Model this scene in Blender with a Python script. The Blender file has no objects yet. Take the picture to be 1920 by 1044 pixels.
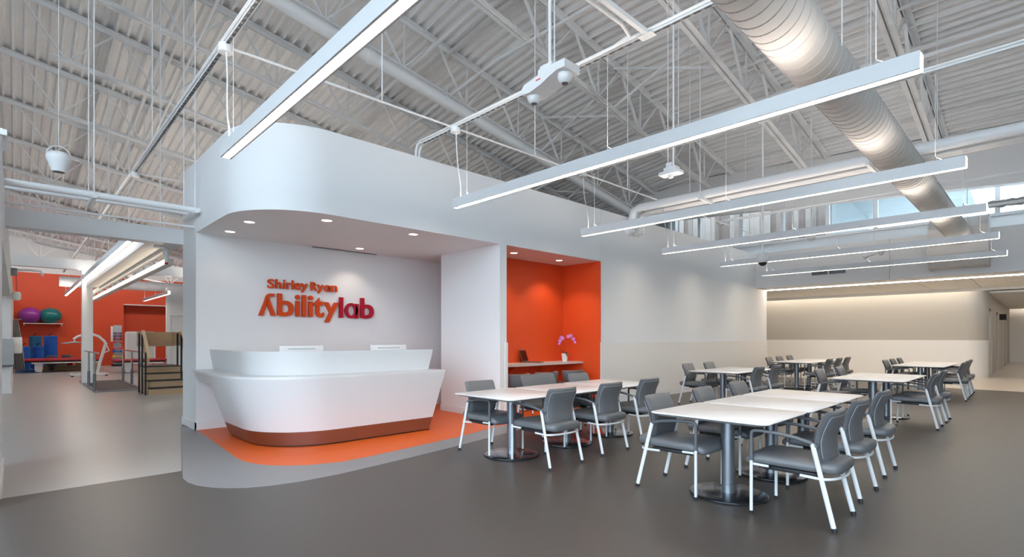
import bpy, bmesh, math, random
from mathutils import Vector, Matrix
random.seed(7)
sc = bpy.context.scene
C = sc.collection
PI = math.pi

# ------------------------------------------------------------------ camera, world, exposure
EYE = 1.38
cd = bpy.data.cameras.new('camera'); cam = bpy.data.objects.new('camera', cd); C.objects.link(cam)
cam.location = (0, 0, EYE); cam.rotation_euler = (PI/2, 0, -math.radians(43.936))
cd.sensor_width = 36; cd.lens = 963.44/1920*36; cd.shift_y = 111.4/1920; cd.clip_end = 300
sc.camera = cam

world = bpy.data.worlds.new('world'); sc.world = world; world.use_nodes = True
wn = world.node_tree; bg = wn.nodes['Background']
bg.inputs[0].default_value = (0.68, 0.85, 1.0, 1); bg.inputs[1].default_value = 7.4
sc.view_settings.view_transform = 'Standard'; sc.view_settings.look = 'None'
sc.view_settings.gamma = 1; sc.view_settings.use_curve_mapping = False
sc.view_settings.exposure = 0.12
sc.cycles.use_denoising = True
sc.cycles.max_bounces = 10; sc.cycles.diffuse_bounces = 6
sc.cycles.sample_clamp_indirect = 6

LENS_POWER = 37.0

def area(name, loc, rot, sx, sy, power, col):
    d = bpy.data.lights.new(name, 'AREA'); d.shape = 'RECTANGLE'; d.size = sx; d.size_y = sy
    d.energy = power; d.color = col
    o = bpy.data.objects.new(name, d); o.location = loc; o.rotation_euler = rot; C.objects.link(o)
    return o

# ------------------------------------------------------------------ materials
def mat(name, col, rough=0.5, metal=0.0, noise=0.0, nscale=8.0, bump=0.0, bscale=60.0, spec=0.5, stretch=None, coat=0.0):
    m = bpy.data.materials.new(name); m.use_nodes = True
    nt = m.node_tree; b = nt.nodes['Principled BSDF']
    b.inputs['Base Color'].default_value = (*col, 1); b.inputs['Roughness'].default_value = rough
    b.inputs['Metallic'].default_value = metal; b.inputs['Specular IOR Level'].default_value = spec
    if coat: b.inputs['Coat Weight'].default_value = coat
    tc = nt.nodes.new('ShaderNodeTexCoord'); mp = nt.nodes.new('ShaderNodeMapping')
    nt.links.new(tc.outputs['Object'], mp.inputs[0])
    if stretch: mp.inputs['Scale'].default_value = stretch
    n = nt.nodes.new('ShaderNodeTexNoise'); n.inputs['Scale'].default_value = nscale; n.inputs['Detail'].default_value = 5
    nt.links.new(mp.outputs[0], n.inputs['Vector'])
    r = nt.nodes.new('ShaderNodeMapRange'); r.inputs[3].default_value = 1-noise; r.inputs[4].default_value = 1+noise
    nt.links.new(n.outputs['Fac'], r.inputs[0])
    mx = nt.nodes.new('ShaderNodeMix'); mx.data_type = 'RGBA'; mx.blend_type = 'MULTIPLY'; mx.inputs[0].default_value = 1
    mx.inputs[6].default_value = (*col, 1); nt.links.new(r.outputs[0], mx.inputs[7])
    nt.links.new(mx.outputs[2], b.inputs['Base Color'])
    if bump:
        n2 = nt.nodes.new('ShaderNodeTexNoise'); n2.inputs['Scale'].default_value = bscale
        nt.links.new(mp.outputs[0], n2.inputs['Vector'])
        bp = nt.nodes.new('ShaderNodeBump'); bp.inputs['Strength'].default_value = bump; bp.inputs['Distance'].default_value = 0.004
        nt.links.new(n2.outputs['Fac'], bp.inputs['Height']); nt.links.new(bp.outputs[0], b.inputs['Normal'])
    return m

def emit(name, col, strength):
    m = bpy.data.materials.new(name); m.use_nodes = True; nt = m.node_tree
    b = nt.nodes['Principled BSDF']; b.inputs['Base Color'].default_value = (.8, .8, .8, 1)
    b.inputs['Emission Color'].default_value = (*col, 1); b.inputs['Emission Strength'].default_value = strength
    return m

M = dict(
    wall=mat('white_wall_paint', (.80, .80, .80), .6, noise=.012, nscale=1.5),
    wains=mat('cream_wall_panel', (.82, .785, .74), .42, noise=.01),
    taupe=mat('taupe_wall_paint', (.47, .43, .375), .6, noise=.012),
    orange=mat('orange_wall_paint', (.68, .075, .012), .5, noise=.02, nscale=2),
    gymorange=mat('gym_orange_paint', (.68, .066, .014), .55, noise=.02, nscale=2),
    base=mat('white_baseboard', (.80, .79, .79), .4),
    soffit=mat('soffit_paint', (.74, .72, .71), .6),
    deck=mat('painted_steel_deck', (.80, .79, .785), .5, noise=.10, nscale=3),
    steel=mat('painted_joist_steel', (.76, .76, .76), .45, noise=.05),
    housing=mat('light_housing_paint', (.64, .645, .65), .35),
    chairleg=mat('chair_leg_paint', (.70, .705, .71), .35),
    welt=mat('light_grey_welt', (.24, .245, .26), .45),
    powder=mat('white_powder_coat', (.82, .82, .82), .35, noise=.01),
    darkfloor=mat('taupe_vinyl_floor', (.085, .073, .066), .40, noise=.10, nscale=6, stretch=(1, 4, 1), bump=.04, bscale=40),
    lightfloor=mat('pale_vinyl_floor', (.43, .42, .405), .33, noise=.06, nscale=5, stretch=(1, 4, 1), bump=.03, bscale=40),
    bandfloor=mat('grey_vinyl_floor', (.265, .265, .275), .40, noise=.05, nscale=6, bump=.03, bscale=40),
    orangefloor=mat('orange_vinyl_floor', (.80, .13, .014), .42, spec=.3, noise=.05, nscale=6, bump=.03, bscale=40),
    beigefloor=mat('beige_vinyl_floor', (.60, .54, .47), .3, noise=.05),
    vinyl=mat('grey_upholstery', (.135, .138, .147), .42, noise=.06, nscale=14, bump=.25, bscale=220, spec=.6),
    graypl=mat('grey_plastic', (.10, .105, .115), .4),
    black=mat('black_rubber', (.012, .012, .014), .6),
    tabletop=mat('white_laminate', (.86, .855, .87), .32, noise=.01),
    tabedge=mat('grey_table_edge', (.42, .43, .45), .4),
    silver=mat('silver_paint_metal', (.25, .27, .30), .33, metal=.75),
    disc=mat('brushed_steel_disc', (.15, .16, .185), .2, metal=.9, noise=.06, nscale=30),
    brushed=mat('brushed_steel_kick', (.36, .35, .365), .34, metal=1.0, noise=.05, nscale=40, stretch=(1, 1, 12)),
    chrome=mat('chrome', (.75, .76, .78), .15, metal=1.0),
    solid=mat('white_solid_surface', (.68, .68, .685), .3, noise=.008),
    sign=mat('sign_orange', (.64, .060, .006), .5, spec=.3),
    crimson=mat('sign_crimson', (.40, .003, .024), .5, spec=.3),
    shelf=mat('pale_laminate_shelf', (.62, .55, .50), .35, noise=.04, nscale=12, stretch=(1, 8, 1)),
    duct=mat('painted_duct', (.60, .565, .53), .45, noise=.02),
    ductlo=mat('duct_seam', (.40, .37, .345), .5),
    foil=mat('foil_duct', (.5, .5, .5), .3, metal=.9, noise=.3, nscale=25, bump=.9, bscale=18),
    ceiltile=mat('ceiling_tile', (.86, .84, .80), .7, noise=.03, nscale=60, bump=.1),
    grille=mat('dark_grille', (.10, .10, .10), .5),
    wood=mat('maple_plywood', (.50, .33, .19), .45, noise=.14, nscale=5, stretch=(1, 1, 14)),
    woodpale=mat('pale_birch', (.66, .50, .31), .45, noise=.08, nscale=6),
    woodfence=mat('weathered_fence_board', (.165, .125, .105), .7, noise=.25, nscale=4, stretch=(1, 3, .5)),
    woodfence2=mat('pale_fence_board', (.24, .195, .17), .7, noise=.22, nscale=4, stretch=(1, 3, .5)),
    woodfence3=mat('brown_fence_board', (.115, .08, .065), .7, noise=.25, nscale=4, stretch=(1, 3, .5)),
    teal_soffit=mat('pale_canopy', (.27, .315, .33), .6),
    red=mat('red_vinyl', (.42, .012, .022), .4),
    blue=mat('blue_foam', (.006, .10, .46), .5, noise=.05),
    teal=mat('teal_foam', (.006, .12, .26), .5),
    ballp=mat('purple_rubber', (.28, .035, .30), .3),
    ballt=mat('teal_rubber', (.006, .16, .16), .3),
    mat_rubber=mat('dark_tread', (.05, .042, .042), .6),
    curtain=mat('grey_curtain', (.36, .35, .36), .8),
    bluemat=mat('blue_floor_mat', (.07, .16, .36), .5),
    yellow=mat('yellow_rubber', (.85, .45, .01), .4),
    cyan=mat('cyan_rubber', (.01, .32, .65), .4),
    pink=mat('pink_rubber', (.70, .06, .12), .4),
    violet=mat('violet_rubber', (.16, .05, .20), .4),
    redlabel=mat('red_label_ink', (.75, .10, .09), .5),
    petal=mat('orchid_petal', (.62, .18, .55), .5, noise=.15, nscale=40),
    petalc=mat('orchid_centre', (.80, .55, .65), .5),
    leaf=mat('orchid_leaf', (.015, .05, .008), .35),
    stem=mat('orchid_stem', (.05, .05, .012), .5),
    pot=mat('white_ceramic', (.82, .82, .84), .25),
    screen=mat('dark_screen', (.03, .008, .006), .12),
    laptop=mat('laptop_shell', (.20, .17, .16), .3, metal=.4),
    ground=mat('outdoor_paving', (.30, .29, .28), .8, noise=.1, nscale=.5),
    drygrey=mat('grey_far_wall', (.42, .46, .48), .6),
    lens=emit('light_lens', (1.0, .86, .70), LENS_POWER),
    gymlens=emit('gym_light_lens', (1.0, .90, .80), LENS_POWER*.65),
    warmlens=emit('warm_light_lens', (1.0, .82, .62), 5.0),
    down=emit('downlight_lens', (1.0, .86, .70), 6.0),
    uplens=emit('uplight_lens', (1.0, .92, .84), 21.0),  # upward glow added to brighten the roof deck
    cove=emit('cove_light', (1.0, .90, .76), 5.0),
)
g = bpy.data.materials.new('window_glass'); g.use_nodes = True
nt = g.node_tree; nt.nodes.remove(nt.nodes['Principled BSDF'])
tr = nt.nodes.new('ShaderNodeBsdfTransparent'); tr.inputs[0].default_value = (.96, .98, .98, 1)
gl = nt.nodes.new('ShaderNodeBsdfGlossy'); gl.inputs['Roughness'].default_value = .02
mxs = nt.nodes.new('ShaderNodeMixShader'); mxs.inputs[0].default_value = .06
nt.links.new(tr.outputs[0], mxs.inputs[1]); nt.links.new(gl.outputs[0], mxs.inputs[2])
nt.links.new(mxs.outputs[0], nt.nodes['Material Output'].inputs[0])
M['glass'] = g

# ------------------------------------------------------------------ mesh helpers
class MB:
    def __init__(s): s.bm = bmesh.new()
    def face(s, vs):
        try: return s.bm.faces.new(vs)
        except ValueError: return None
    def box(s, x0, y0, z0, x1, y1, z1, bev=0):
        v = [s.bm.verts.new((x, y, z)) for z in (z0, z1) for y in (y0, y1) for x in (x0, x1)]
        fs = [(0, 2, 3, 1), (4, 5, 7, 6), (0, 1, 5, 4), (2, 6, 7, 3), (0, 4, 6, 2), (1, 3, 7, 5)]
        fl = [s.face([v[i] for i in f]) for f in fs]
        if bev:
            es = list({e for f in fl for e in f.edges})
            bmesh.ops.bevel(s.bm, geom=es, offset=bev, segments=2, profile=.5, affect='EDGES')
        return s
    def bar(s, a, b, w, h, up=(0, 0, 1)):
        a = Vector(a); b = Vector(b); d = (b-a).normalized(); u = Vector(up)
        x = d.cross(u)
        if x.length < 1e-4: x = d.cross(Vector((1, 0, 0)))
        x.normalize(); y = x.cross(d).normalized()
        v = [s.bm.verts.new(p + x*sx*w/2 + y*sy*h/2) for p in (a, b) for sx, sy in ((-1, -1), (1, -1), (1, 1), (-1, 1))]
        for f in ((0, 1, 2, 3), (7, 6, 5, 4), (0, 4, 5, 1), (1, 5, 6, 2), (2, 6, 7, 3), (3, 7, 4, 0)): s.face([v[i] for i in f])
        return s
    def loft(s, rings, cap=True, closed=True):
        R = [[s.bm.verts.new(p) for p in r] for r in rings]
        n = len(R[0])
        for a, b in zip(R, R[1:]):
            for i in range(n if closed else n-1):
                j = (i+1) % n
                s.face([a[i], a[j], b[j], b[i]])
        if cap: s.face(R[0][::-1]); s.face(R[-1])
        return s
    def tube(s, pts, r, n=8, ry=None, cap=True):
        pts = [Vector(p) for p in pts]; rings = []
        ref = None
        for i, p in enumerate(pts):
            if i == 0: d = pts[1]-pts[0]
            elif i == len(pts)-1: d = pts[-1]-pts[-2]
            else: d = (pts[i]-pts[i-1]).normalized() + (pts[i+1]-pts[i]).normalized()
            d.normalize()
            if ref is None:
                ref = Vector((0, 0, 1)) if abs(d.z) < .9 else Vector((0, 1, 0))
            x = d.cross(ref)
            if x.length < 1e-3: x = d.cross(Vector((1, 0, 0)))
            x.normalize(); y = x.cross(d).normalized(); ref = y
            rr = r[i] if isinstance(r, (list, tuple)) else r
            r2 = rr if ry is None else ry
            rings.append([p + x*math.cos(2*PI*k/n)*rr + y*math.sin(2*PI*k/n)*r2 for k in range(n)])
        return s.loft(rings, cap)
    def lathe(s, prof, c=(0, 0, 0), n=24, axis='z', cap=True):
        rings = []
        for r, h in prof:
            ring = []
            for k in range(n):
                a = 2*PI*k/n; u, v = r*math.cos(a), r*math.sin(a)
                p = (u, v, h) if axis == 'z' else ((h, u, v) if axis == 'x' else (v, h, u))
                ring.append((p[0]+c[0], p[1]+c[1], p[2]+c[2]))
            rings.append(ring)
        return s.loft(rings, cap)
    def prism(s, poly, z0, z1, plane='xy'):
        def P(u, v, w): return (u, v, w) if plane == 'xy' else ((u, w, v) if plane == 'xz' else (w, u, v))
        return s.loft([[P(u, v, z0) for u, v in poly], [P(u, v, z1) for u, v in poly]])
    def build(s, name, m, parent=None, smooth=True, ang=35, kind=None):
        bmesh.ops.recalc_face_normals(s.bm, faces=s.bm.faces)
        me = bpy.data.meshes.new(name); s.bm.to_mesh(me); s.bm.free()
        me.materials.append(m)
        if smooth:
            me.shade_smooth(); me.set_sharp_from_angle(angle=math.radians(ang))
        o = bpy.data.objects.new(name, me); C.objects.link(o)
        if parent is not None: o.parent = parent
        if kind: o['kind'] = kind
        return o

def box(name, b, m, parent=None, kind=None, bev=0):
    return MB().box(*b, bev=bev).build(name, m, parent, kind=kind)
def struct(name, b, m, bev=0):
    return box(name, b, m, None, 'structure', bev)
def thing(name, label, cat, loc=(0, 0, 0), rz=0, group=None):
    o = bpy.data.objects.new(name, None); o.empty_display_size = .1; C.objects.link(o)
    o.location = loc; o.rotation_euler = (0, 0, rz)
    o['label'] = label; o['category'] = cat
    if group: o['group'] = group
    return o
def tag(o, label, cat, group=None):
    o['label'] = label; o['category'] = cat
    if group: o['group'] = group
    return o
def dup(root, loc, rz, label, group=None):
    def cp(o, par):
        c = o.copy(); C.objects.link(c); c.parent = par
        for ch in kids[o.name]: cp(ch, c)
        return c
    kids = {}
    def walk(o):
        kids[o.name] = list(o.children)
        for ch in o.children: walk(ch)
    walk(root)
    r = cp(root, None); r.location = loc; r.rotation_euler = (0, 0, rz); r['label'] = label
    if group: r['group'] = group
    return r
def arc(cx, cy, r, a0, a1, n):
    return [(cx+r*math.cos(math.radians(a0+(a1-a0)*i/n)), cy+r*math.sin(math.radians(a0+(a1-a0)*i/n))) for i in range(n+1)]
def rrect(x0, y0, x1, y1, r, n=6):
    return arc(x1-r, y1-r, r, 0, 90, n)+arc(x0+r, y1-r, r, 90, 180, n)+arc(x0+r, y0+r, r, 180, 270, n)+arc(x1-r, y0+r, r, 270, 360, n)

# ------------------------------------------------------------------ the setting
YF = 6.36; TOP = 4.03; SOF = 2.96
def roofz(X, Y): return 9.13 - X/6 - .125*max(0, Y-7.6)

struct('floor', (-6, -5.6, -.1, 45, 36, 0), M['darkfloor'])
struct('ground', (-90, -90, -.3, 120, 120, -.12), M['ground'])  # unseen ground, added to block sky light from below
# pale floor of the gym corridor
MB().prism([(-5, 6.22), (1.23, 6.22), (1.85, 9.4), (1.95, 9.6), (9, 9.6), (9, 34), (-5, 34)], 0, .001).build('floor', M['lightfloor'], kind='structure')
band = [(1.95, 8.85), (1.85, 9.4), (1.235, 6.2), (1.175, 5.88), (1.175, 5.68), (1.215, 5.5), (1.30, 5.33), (1.41, 5.2), (1.53, 5.1), (1.70, 5.02), (1.95, 4.965), (2.37, 4.965), (3.2, 5.07), (4.05, 5.21), (9.8, 6.34), (9.8, 6.5), (1.95, 6.5)]
MB().prism(band, 0, .002).build('floor', M['bandfloor'], kind='structure')
org = [(1.95, 8.95), (1.82, 6.5), (1.825, 6.22), (1.885, 5.99), (1.99, 5.80), (2.11, 5.67), (2.29, 5.54), (2.6, 5.44), (2.9, 5.45), (4.4, 5.67), (5.36, 5.91), (8.64, 6.5), (8.64, 8.95)]
MB().prism(org, 0, .003).build('floor', M['orangefloor'], kind='structure')
MB().prism([(18.5, -4), (44, -4), (44, 9), (19.6, 9), (19.55, 5), (18.52, 1.9)], 0, .0015).build('floor', M['beigefloor'], kind='structure')

# reception box: curved fascia over the nook and alcove
outl = [(8.67, 9.66), (1.93, 9.66), (1.93, 7.33)] + arc(2.9, 7.33, .97, 180, 270, 20)[1:] + [(8.67, YF)]
wf = MB()
wf.prism(outl, SOF, TOP)
wall_fascia = wf.build('wall_fascia', M['wall'], kind='structure', ang=25)
struct('wall_pier', (1.93, 8.82, 0, 2.10, 9.66, SOF), M['wall'])
struct('wall_nook', (2.10, 8.82, 0, 8.0, 8.95, SOF), M['wall'])
struct('wall_wing', (5.845, YF, 0, 6.0, 8.02, SOF), M['wall'])
struct('wall_long', (8.68, YF, 0, 17.76, 6.62, TOP), M['wall'])
struct('wall_alcove', (6.0, 7.36, 0, 8.68, 7.48, SOF), M['orange'])
struct('wall_alcove', (8.655, YF+.003, 0, 8.68, 7.36, SOF), M['orange'])
struct('wall_alcove', (6.0, YF+.003, 0, 6.012, 7.36, SOF), M['orange'])
struct('trim_1', (8.676, YF-.0025, 1.30, 8.684, YF, TOP), M['base'])
# wainscot, corner guards, baseboards
struct('trim_2', (8.72, YF-.008, .12, 17.76, YF, 1.28), M['wains'])
struct('trim_3', (8.655, YF-.016, 0, 8.745, YF, 1.295), M['base'])
struct('trim_4', (8.745, YF-.014, 1.268, 17.765, YF-.0, 1.285), M['base'])
struct('trim_5', (5.955, YF-.015, 0, 6.018, YF, 1.30), M['base'])
struct('trim_5', (5.845, YF-.004, .12, 5.955, YF, 1.28), M['wains'])
struct('trim_6', (17.70, YF-.016, 0, 17.775, YF-.008, 1.27), M['base'])
for i, b in enumerate([(8.745, YF-.02, 0, 17.76, YF, .115), (2.11, 8.80, 0, 7.9, 8.82, .115), (5.825, YF+.02, 0, 5.845, 8.02, .115),
                       (1.912, 8.80, 0, 1.93, 9.66, .115), (1.912, 8.80, 0, 2.11, 8.82, .115), (5.83, YF-.02, 0, 5.955, YF, .115), (6.012, 7.34, 0, 8.655, 7.36, .10)]):
    struct('baseboard_%s' % ['long', 'nook', 'wing', 'pier', 'pier', 'wing', 'alcove'][i], b, M['base'] if i != 6 else M['shelf'])

# right end: header, corridor ceiling, recess wall, hall
struct('wall_header', (16.84, -6, 2.945, 17.70, YF+.0, TOP), M['soffit'])
struct('trim_7', (16.835, 2.89, 2.95, 16.84, 2.896, TOP-.003), M['grille'])
struct('wall_recess', (23.9, 1.95, 0, 24.3, 12.0, 3.5), M['taupe'])
rc = [(23.9, 1.95)] + arc(24.46, 1.95, .56, 180, 270, 10)[1:] + [(40.0, 1.39), (40.0, 1.9), (24.3, 1.95)]
MB().prism(rc, 0, 3.5).build('wall_hall', M['taupe'], kind='structure')
rw = [(23.88, 12.0), (23.88, 1.95)] + arc(24.46, 1.95, .58, 180, 270, 10)[1:] + [(24.5, 1.375)] + arc(24.46, 1.95, .56, 268, 180, 10) + [(23.9, 12.0)]
MB().prism(rw, .0, 1.30).build('trim_8', M['wains'], kind='structure')
struct('wall_hall_end', (40.0, -8, 0, 40.2, 2.2, 3.5), M['wains'])
struct('wall_corridor_far', (17.76, 9.2, 0, 24, 9.4, 4), M['wall'])
# suspended tile ceiling of the corridor, tile by tile
ct = struct('ceiling', (17.76, -6, 3.06, 22.9, 9.2, 3.12), M['soffit'])
tm = MB().box(0, 0, 0, .60, 1.205, .03, bev=.004)
t0 = tm.build('ceiling_tile', M['ceiltile'], ct); t0.location = (17.85, -5.9, 3.03)
for i in range(8):
    for j in range(12):
        if i == j == 0: continue
        t = t0.copy(); C.objects.link(t); t.parent = ct; t.location = (17.85+.615*i, -5.9+1.225*j, 3.03)
struct('trim_9', (22.85, -6, 2.95, 23.1, 9.2, 3.12), M['base'])
struct('ceiling', (23.0, -8, 3.42, 42, 9.4, 3.5), M['soffit'])
struct('ceiling', (25.0, -8, 2.98, 39.6, 1.39, 3.05), M['ceiltile'])
for i, (x0, x1) in enumerate(((24.95, 25.75), (28.9, 29.8), (32.2, 33.1), (35.3, 36.2))):
    d = struct('door_%d' % (i+1), (x0, 1.372, 0, x1, 1.392, 2.35), M['shelf'])
    for a, b in ((x0-.07, x0), (x1, x1+.07)): box('door_frame', (a, 1.35, 0, b, 1.392, 2.41), M['taupe'], d)
    box('door_frame', (x0-.07, 1.35, 2.35, x1+.07, 1.392, 2.41), M['taupe'], d)
    MB().tube([(x1-.12, 1.34, 1.0), (x1-.02, 1.34, 1.0)], .012).build('door_handle', M['chrome'], d)
tag(box('sign_panel', (30.4, 1.15, 2.15, 30.5, 1.37, 2.4), M['black'], bev=.01), 'small black box projecting from the hall wall above the doors', 'sign')
tag(box('wall_switch', (26.3, 1.378, 1.15, 26.42, 1.391, 1.35), M['base'], bev=.004), 'white switch plate on the hall wall between first and second door', 'switch')

# recessed line of light under the header edge and the cove
tag(box('linear_light', (17.702, -6, 2.925, 17.75, 6.34, 2.942), M['lens']), 'thin continuous line of light along the underside of the end header', 'light')
tag(box('cove_light', (23.3, 1.5, 3.385, 23.5, 9.1, 3.40), M['cove']), 'hidden warm cove light washing the taupe end wall', 'light')
tag(box('cove_light', (39.3, -8, 3.2, 39.5, 1.3, 3.23), M['cove']), 'hidden warm cove light washing the wall at the far hall end', 'light')
area('corridor_wash', (20.5, 3.0, 3.0), (0, 0, 0), 4.0, 8.0, 75, (1, .89, .76))
area('cove_wash', (23.62, 5.2, 3.36), (0, math.radians(-40), 0), .1, 7.2, 40, (1, .88, .72))
area('gym_wash', (3.0, 29.4, 4.6), (math.radians(50), 0, 0), 9.0, .4, 105, (1, .93, .85))  # added lamp without a fixture, brightens the orange gym wall
area('hall_wash', (32, -1.0, 2.95), (0, 0, 0), 12, 3.0, 70, (1, .92, .82))

# sloped sill, windows, bulkhead
MB().prism([(16.84, TOP-.06), (17.28, 4.38), (17.28, 4.3), (17.70, 4.0), (17.70, TOP-.2), (16.9, TOP-.3)], -6, 12, 'xz').build('wall_sill', M['wall'], kind='structure')
w1 = struct('window_1', (17.20, -6, 4.36, 17.34, 12, 4.43), M['steel'])
ys = [12.0, 9.56, 8.42, 6.96, 5.71, 4.46, 3.28, .81, -1.6, -4.0, -6]
for i, y in enumerate(ys):
    box('mullion', (17.21, y-.05, 4.43, 17.33, y+.05, 6.0), M['steel'], w1)
for a, b in zip(ys, ys[1:]): box('pane', (17.265, b+.05, 4.43, 17.277, a-.05, 6.0), M['glass'], w1)
box('window_head', (17.2, -6, 6.0, 17.34, 12, 6.1), M['steel'], w1)
# plasterboard bulkhead in front of the window heads: oblique in plan
A0 = Vector((15.55, 9.6)); A1 = Vector((17.12, -3.6))
bh = MB(); rings = []
for i in range(13):
    t = i/12; p = A0.lerp(A1, t); zb = 5.36+(4.80-5.36)*t
    zt = roofz(p.x, p.y)-.02
    rings.append([(p.x, p.y, zb), (p.x, p.y, zt), (p.x+.30, p.y, zt-.05), (p.x+.30, p.y, zb)])
bh.loft(rings).build('wall_bulkhead', M['soffit'], kind='structure', smooth=False)
struct('wall_right_end', (17.8, 9.65, 0, 18.0, 34, 6.5), M['drygrey'])
# outside: timber fence, board by board, and a pale canopy
fence = thing('timber_fence', 'weathered vertical board fence seen through the high windows', 'fence', (0, 0, 0))
for i in range(46):
    y = 4.75+i*.19
    m_ = M[random.choice(['woodfence', 'woodfence2', 'woodfence2', 'woodfence3'])]
    dz = random.uniform(-.02, .02); dx = .028*(i % 2)
    box('fence_board', (20.0+dx, y, 3.12, 20.025+dx, y+.192, 7.2+dz), m_, fence)
box('fence_rail', (20.03, 4.7, 4.2, 20.1, 13.6, 4.3), M['woodfence3'], fence)
box('fence_rail', (20.03, 4.7, 6.4, 20.1, 13.6, 6.5), M['woodfence3'], fence)
cn = MB(); cn.prism([(18.0, 6.15), (23, 5.75), (23, 6.3), (18, 6.6)], 1.6, 4.62, 'xz')
canopy = cn.build('exterior_canopy', M['teal_soffit'], smooth=False); tag(canopy, 'pale blue outdoor canopy with a side cheek seen through the high window', 'canopy')
box('canopy_cheek', (18.0, 4.55, 3.12, 22.8, 4.65, 6.2), M['teal_soffit'], canopy)

# far gym and corridor walls
struct('wall_gym_far', (-3, 32.7, 0, 3.93, 33.0, 4.42), M['gymorange'])
struct('wall_gym_far', (3.93, 32.7, 3.11, 16, 33.0, 4.42), M['gymorange'])
struct('wall_gym_niche', (3.93, 33.6, 0, 12, 33.8, 3.3), M['gymorange'])
struct('wall_gym_niche', (3.80, 33.0, 0, 3.93, 33.7, 3.3), M['gymorange'])
struct('trim_10', (3.93, 32.69, 3.07, 12, 33.7, 3.11), M['base'])
gb = MB(); gb.loft([[(-3, 32.75, 4.42), (-3, 33.05, 4.42), (-3, 33.05, 6.6), (-3, 32.75, 6.6)], [(18, 32.75, 4.42), (18, 33.05, 4.42), (18, 33.05, 3.3+2), (18, 32.75, 3.3+2)]])
gb.build('wall_gym_upper', M['wall'], kind='structure', smooth=False)
struct('wall_gym_right', (4.45, 25.0, 2.3, 12, 25.2, 3.45), M['wall'])
struct('wall_gym_right', (4.43, 24.99, 0, 4.55, 25.25, 3.45), M['wall'])
struct('wall_gym_right', (5.3, 25.0, 0, 12, 25.2, 2.3), M['wall'])
struct('door_5', (4.55, 25.10, 0, 5.3, 25.16, 2.3), M['base'])
struct('wall_right', (-2.5, -5.8, 0, 45, -5.6, 9.6), M['wall'])  # unseen wall added to shut out daylight from the right
struct('wall_entrance', (-6.2, -5.8, 6.2, -6.0, 36, 10.2), M['wall'])  # unseen wall added above the opening to limit the daylight
struct('wall_entrance', (-6.2, 5.9, 0, -6.0, 36, 6.2), M['wall'])  # unseen, closes the rest of the daylight side
struct('wall_left', (-.35, 5.9, 0, -.112, 7.6, 3.28), M['wall'])
struct('wall_left', (-.35, 7.6, 2.42, -.112, 17.9, 3.28), M['wall'])
struct('wall_left', (-.36, 17.9, 0, -.112, 32.7, 3.4), M['wall'])
struct('wall_left', (-4.2, 5.9, 0, -4.0, 32.7, 3.4), M['wall'])
struct('baseboard_left', (-.112, 6.2, 0, -.095, 7.62, .12), M['base'])
struct('baseboard_left', (-.112, 17.9, 0, -.09, 25, .12), M['base'])
struct('trim_11', (-.112, 9.62, 2.88, 1.935, 9.88, 3.12), M['powder'])
struct('trim_12', (-.112, 20.0, 3.42, 4.0, 20.26, 3.72), M['powder'])
struct('trim_13', (1.5, 9.88, 2.92, 1.86, 20.0, 3.1), M['powder'])
struct('trim_14', (1.40, 20.0, 0, 1.66, 20.26, 3.42), M['powder'])

# roof deck: trapezoidal steel sheet falling along X, with a break at Y=7.6
P = .203; prof = []
x = -6.1
kq = 0
while x < 17.7:
    prof += [(x, 0), (x+.100, 0), (x+.128, -.085)]
    if kq % 4 == 0: prof += [(x+.150, -.085), (x+.151, -.115), (x+.155, -.115), (x+.156, -.085)]
    prof += [(x+.176, -.085)]
    x += P; kq += 1
dk = MB()
rows = []
for Y in (-5.6, 7.6, 34.0):
    rows.append([dk.bm.verts.new((px, Y, roofz(px, Y)+.085+dz)) for px, dz in prof])
for a, b in zip(rows, rows[1:]):
    for i in range(len(prof)-1): dk.face([a[i], a[i+1], b[i+1], b[i]])
dk.build('ceiling', M['deck'], kind='structure', smooth=False)

# ------------------------------------------------------------------ roof joists
NW = ['first', 'second', 'third', 'fourth', 'fifth', 'sixth', 'seventh', 'eighth', 'ninth', 'tenth', 'eleventh', 'twelfth', 'thirteenth', 'fourteenth', 'fifteenth']
D = .97
def jz(X): return -X/6
def make_joist(label):
    t = thing('roof_joist', label, 'joist')
    for nm, x0, x1, off in (('top_chord', -1.9, 16.7, 0.0), ('bottom_chord', .53, 15.2, -D)):
        b = MB()
        lo, hi = (-.10, -.09) if off == 0 else (-.085, -.075)
        w = .105 if off == 0 else .085
        zf = 0.0 if off == 0 else -.01
        for s in (-1, 1):
            # each chord is a pair of angles: a flat leg and an upright leg
            y0, y1 = sorted((s*.014, s*(.014+w)))
            fz = (-.012, 0) if off == 0 else (-.085, -.073)
            b.loft([[(xx, y0, jz(xx)+off+fz[0]), (xx, y1, jz(xx)+off+fz[0]), (xx, y1, jz(xx)+off+fz[1]), (xx, y0, jz(xx)+off+fz[1])] for xx in (x0, x1)])
            y0, y1 = sorted((s*.014, s*.026))
            b.loft([[(xx, y0, jz(xx)+off-.10), (xx, y1, jz(xx)+off-.10), (xx, y1, jz(xx)+off-.001), (xx, y0, jz(xx)+off-.001)] for xx in (x0, x1)])
        b.build(nm, M['steel'], t, smooth=False)
    pitch = 1.66; xb = .75
    while xb < 15.1:
        B = Vector((xb, 0, jz(xb)-D-.03))
        for q, (dx, w) in enumerate(((-.74, .055), (.05, .032), (.80, .045))):
            if xb+dx > 16.5: continue
            T = Vector((xb+dx, 0, jz(xb+dx)-.05))
            MB().bar(B+Vector((-.03 if q == 0 else .03, 0, 0)), T, w, .03, up=(1, 0, 0)).build('web_member', M['steel'], t)
        xb += pitch
    return t
joists = []
jl = lambda k: 'white open-web roof joist, %s counting from the right edge of the picture' % NW[k+1]
j0 = None
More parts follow.
